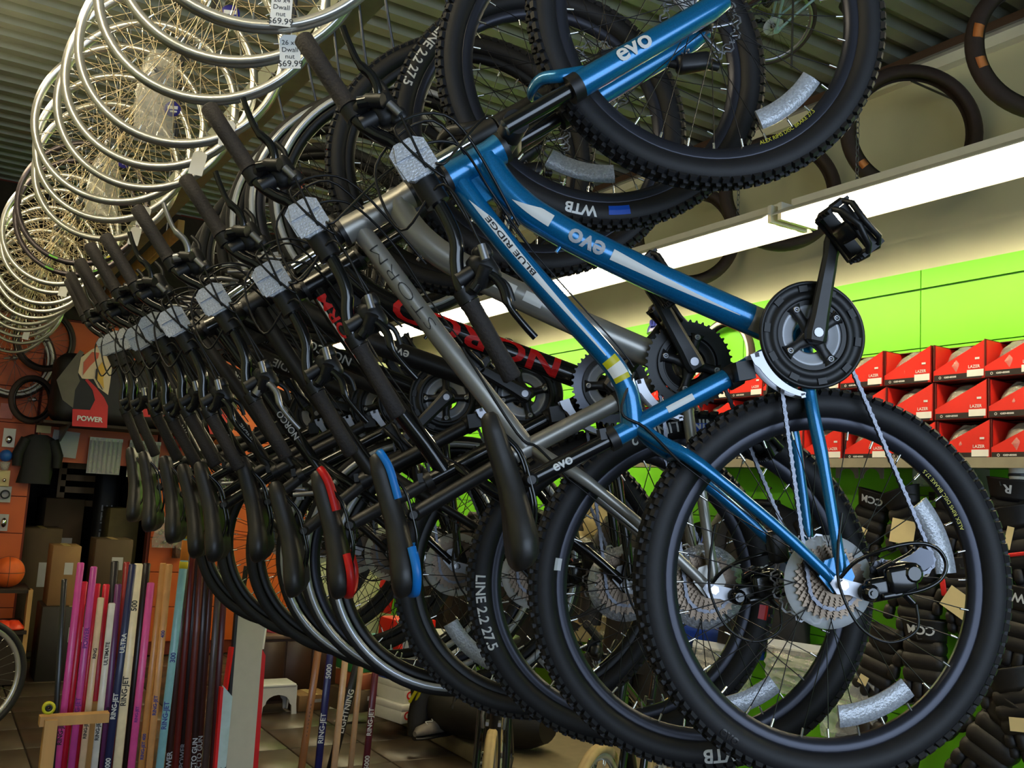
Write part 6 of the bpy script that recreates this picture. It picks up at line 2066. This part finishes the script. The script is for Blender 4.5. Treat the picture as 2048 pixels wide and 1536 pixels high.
# boxes on the plinth
Zp = 0.103
gx = 'boxes piled on the plinth'
p = atZ(798, 1442, Zp)
carton('white shoe box with red logo, lowest of the pile on the plinth', p.x + 0.1, p.y + 0.1, Zp, 0.34, 0.3, 0.115, M_PAPER, 0.25, 'lid', 'shoe_box', 'O SG', M_RED, 0.07, M_PAPER, gx)
carton('white shoe box with red logo, second from below in the pile', p.x + 0.13, p.y + 0.12, Zp + 0.117, 0.34, 0.3, 0.12, M_PAPER, 0.2, 'lid', 'shoe_box', 'O SG', M_RED, 0.07, M_PAPER, gx)
carton('royal blue box on top of the white shoe boxes', p.x + 0.12, p.y + 0.14, Zp + 0.239, 0.32, 0.28, 0.15, M_RB, 0.2, 'lid', 'shoe_box', None, None, 0.05, M_RB, gx)
carton('white box set on the blue box', p.x + 0.27, p.y + 0.14, Zp + 0.391, 0.30, 0.26, 0.14, M_PAPER, 0.1, 'lid', 'shoe_box', None, None, 0.05, M_PAPERG, gx)
carton('brown box left of the white shoe boxes', p.x - 0.12, p.y + 0.42, Zp, 0.28, 0.26, 0.14, M_DKBOX, 0.2, True, 'cardboard_box')
carton('white box with small print beside the brown box', p.x - 0.08, p.y + 0.44, Zp + 0.142, 0.28, 0.26, 0.10, mat('orange_brown_box', (150, 76, 40), 0.6), 0.15, True, 'cardboard_box')
carton('green and white box in the pile behind the maroon stick', p.x - 0.06, p.y + 0.48, Zp + 0.244, 0.30, 0.26, 0.08, mat('green_box', (30, 120, 60), 0.5), 0.1, True, 'cardboard_box')
carton('teal box on top of the pile behind the maroon stick', p.x - 0.06, p.y + 0.5, Zp + 0.326, 0.30, 0.26, 0.13, mat('teal_box', (90, 160, 170), 0.5), 0.1, True, 'cardboard_box')
carton('red box standing above the striped hybrid wheels', p.x + 0.35, p.y + 0.7, Zp, 0.3, 0.3, 0.55, M_BOXR, 0.1, True, 'cardboard_box')
# black pad with yellow edges, grey shoe, duffel bag
p = atZ(850, 1478, Zp)
e = empty('shin_pad', None, None, p + Vector((0.02, 0.1, 0)))
tag(e, 'black shin pad with yellow edging leaning by the shoe boxes', 'shin pad')
part('shell', MB().loft([[Vector((0.09 * k * math.cos(t), -0.05 * math.sin(t) + 0.04 * z, z)) for t in [PI * j / 8 for j in range(9)]] + [Vector((0.075 * k * math.cos(t), -0.035 * math.sin(t) + 0.04 * z, z)) for t in [PI - PI * j / 8 for j in range(9)]] for (z, k) in ((0.0, 1.0), (0.12, 1.05), (0.22, 0.85), (0.30, 1.0), (0.36, 0.7))]), M_GLV, e)
for s in (0.6, 1.0):
    part('yellow_edge', MB().tube(crv([(-0.095 * s, -0.01, 0.20), (-0.06 * s, -0.055, 0.30), (0.0, -0.06, 0.36), (0.05 * s, -0.05, 0.39)], 5), 0.010, 6), M_YEL, e)
p = atZ(862, 1474, Zp)
e = empty('grey_shoe', None, None, p + Vector((0.0, -0.02, 0)))
e.rotation_euler = (0, 0, 0.2)
tag(e, 'grey shoe standing on the plinth edge before the shin pad', 'shoe')
part('sole', MB().loft([[Vector((x, 0.045 * k * math.cos(t), 0.012 + 0.012 * math.sin(t))) for t in [2 * PI * j / 10 for j in range(10)]] for (x, k) in ((-0.14, 0.5), (-0.11, 0.9), (-0.04, 1.05), (0.04, 0.8), (0.11, 0.85), (0.14, 0.5))]), M_PLAST, e)
part('upper', MB().loft([[Vector((x, 0.045 * k * math.cos(t), 0.022 + h * (0.5 + 0.5 * math.sin(t)))) for t in [2 * PI * j / 12 for j in range(12)]] for (x, k, h) in ((-0.138, 0.4, 0.03), (-0.11, 0.85, 0.055), (-0.05, 1.0, 0.07), (0.02, 0.85, 0.095), (0.08, 0.8, 0.11), (0.13, 0.6, 0.10))]), mat('grey_suede', (112, 106, 100), 0.8, 0, 0.15), e)
part('lace', MB().tube(crv([(-0.06, -0.02, 0.088), (-0.045, 0.02, 0.094), (-0.025, -0.02, 0.104), (-0.005, 0.02, 0.112)], 4), 0.004, 5), M_PAPERG, e)
p = atZ(1010, 1512, Zp)
e = empty('duffel_bag', None, None, p + Vector((0.05, 0.3, 0.0)))
e.rotation_euler = (0, 0, -1.1)
tag(e, 'black duffel bag slumped on the plinth under the hanging wheels', 'bag')
rr = random.Random(2)
rings = []
for i in range(9):
    x = -0.42 + 0.84 * i / 8
    k = (0.6, 0.88, 0.98, 1, 1, 1, 0.97, 0.86, 0.6)[i]
    rings.append([Vector((x, 0.19 * k * math.cos(t) * (1 + rr.uniform(-.05, .05)), 0.17 + 0.17 * k * math.sin(t) * (1 + rr.uniform(-.05, .05)))) for t in [2 * PI * j / 16 for j in range(16)]])
part('body', MB().loft(rings), M_BAGK, e)
part('zip', MB().tube(crv([(-0.36, 0, 0.33), (0, 0, 0.345), (0.36, 0, 0.33)], 5), 0.006, 6), M_RB, e)
for s in (-1, 1):
    part('handle', MB().tube(crv([(-0.14, s * 0.18, 0.2), (-0.1, s * 0.12, 0.38), (0.1, s * 0.12, 0.38), (0.14, s * 0.18, 0.2)], 5), 0.011, 6), M_BAGK, e)
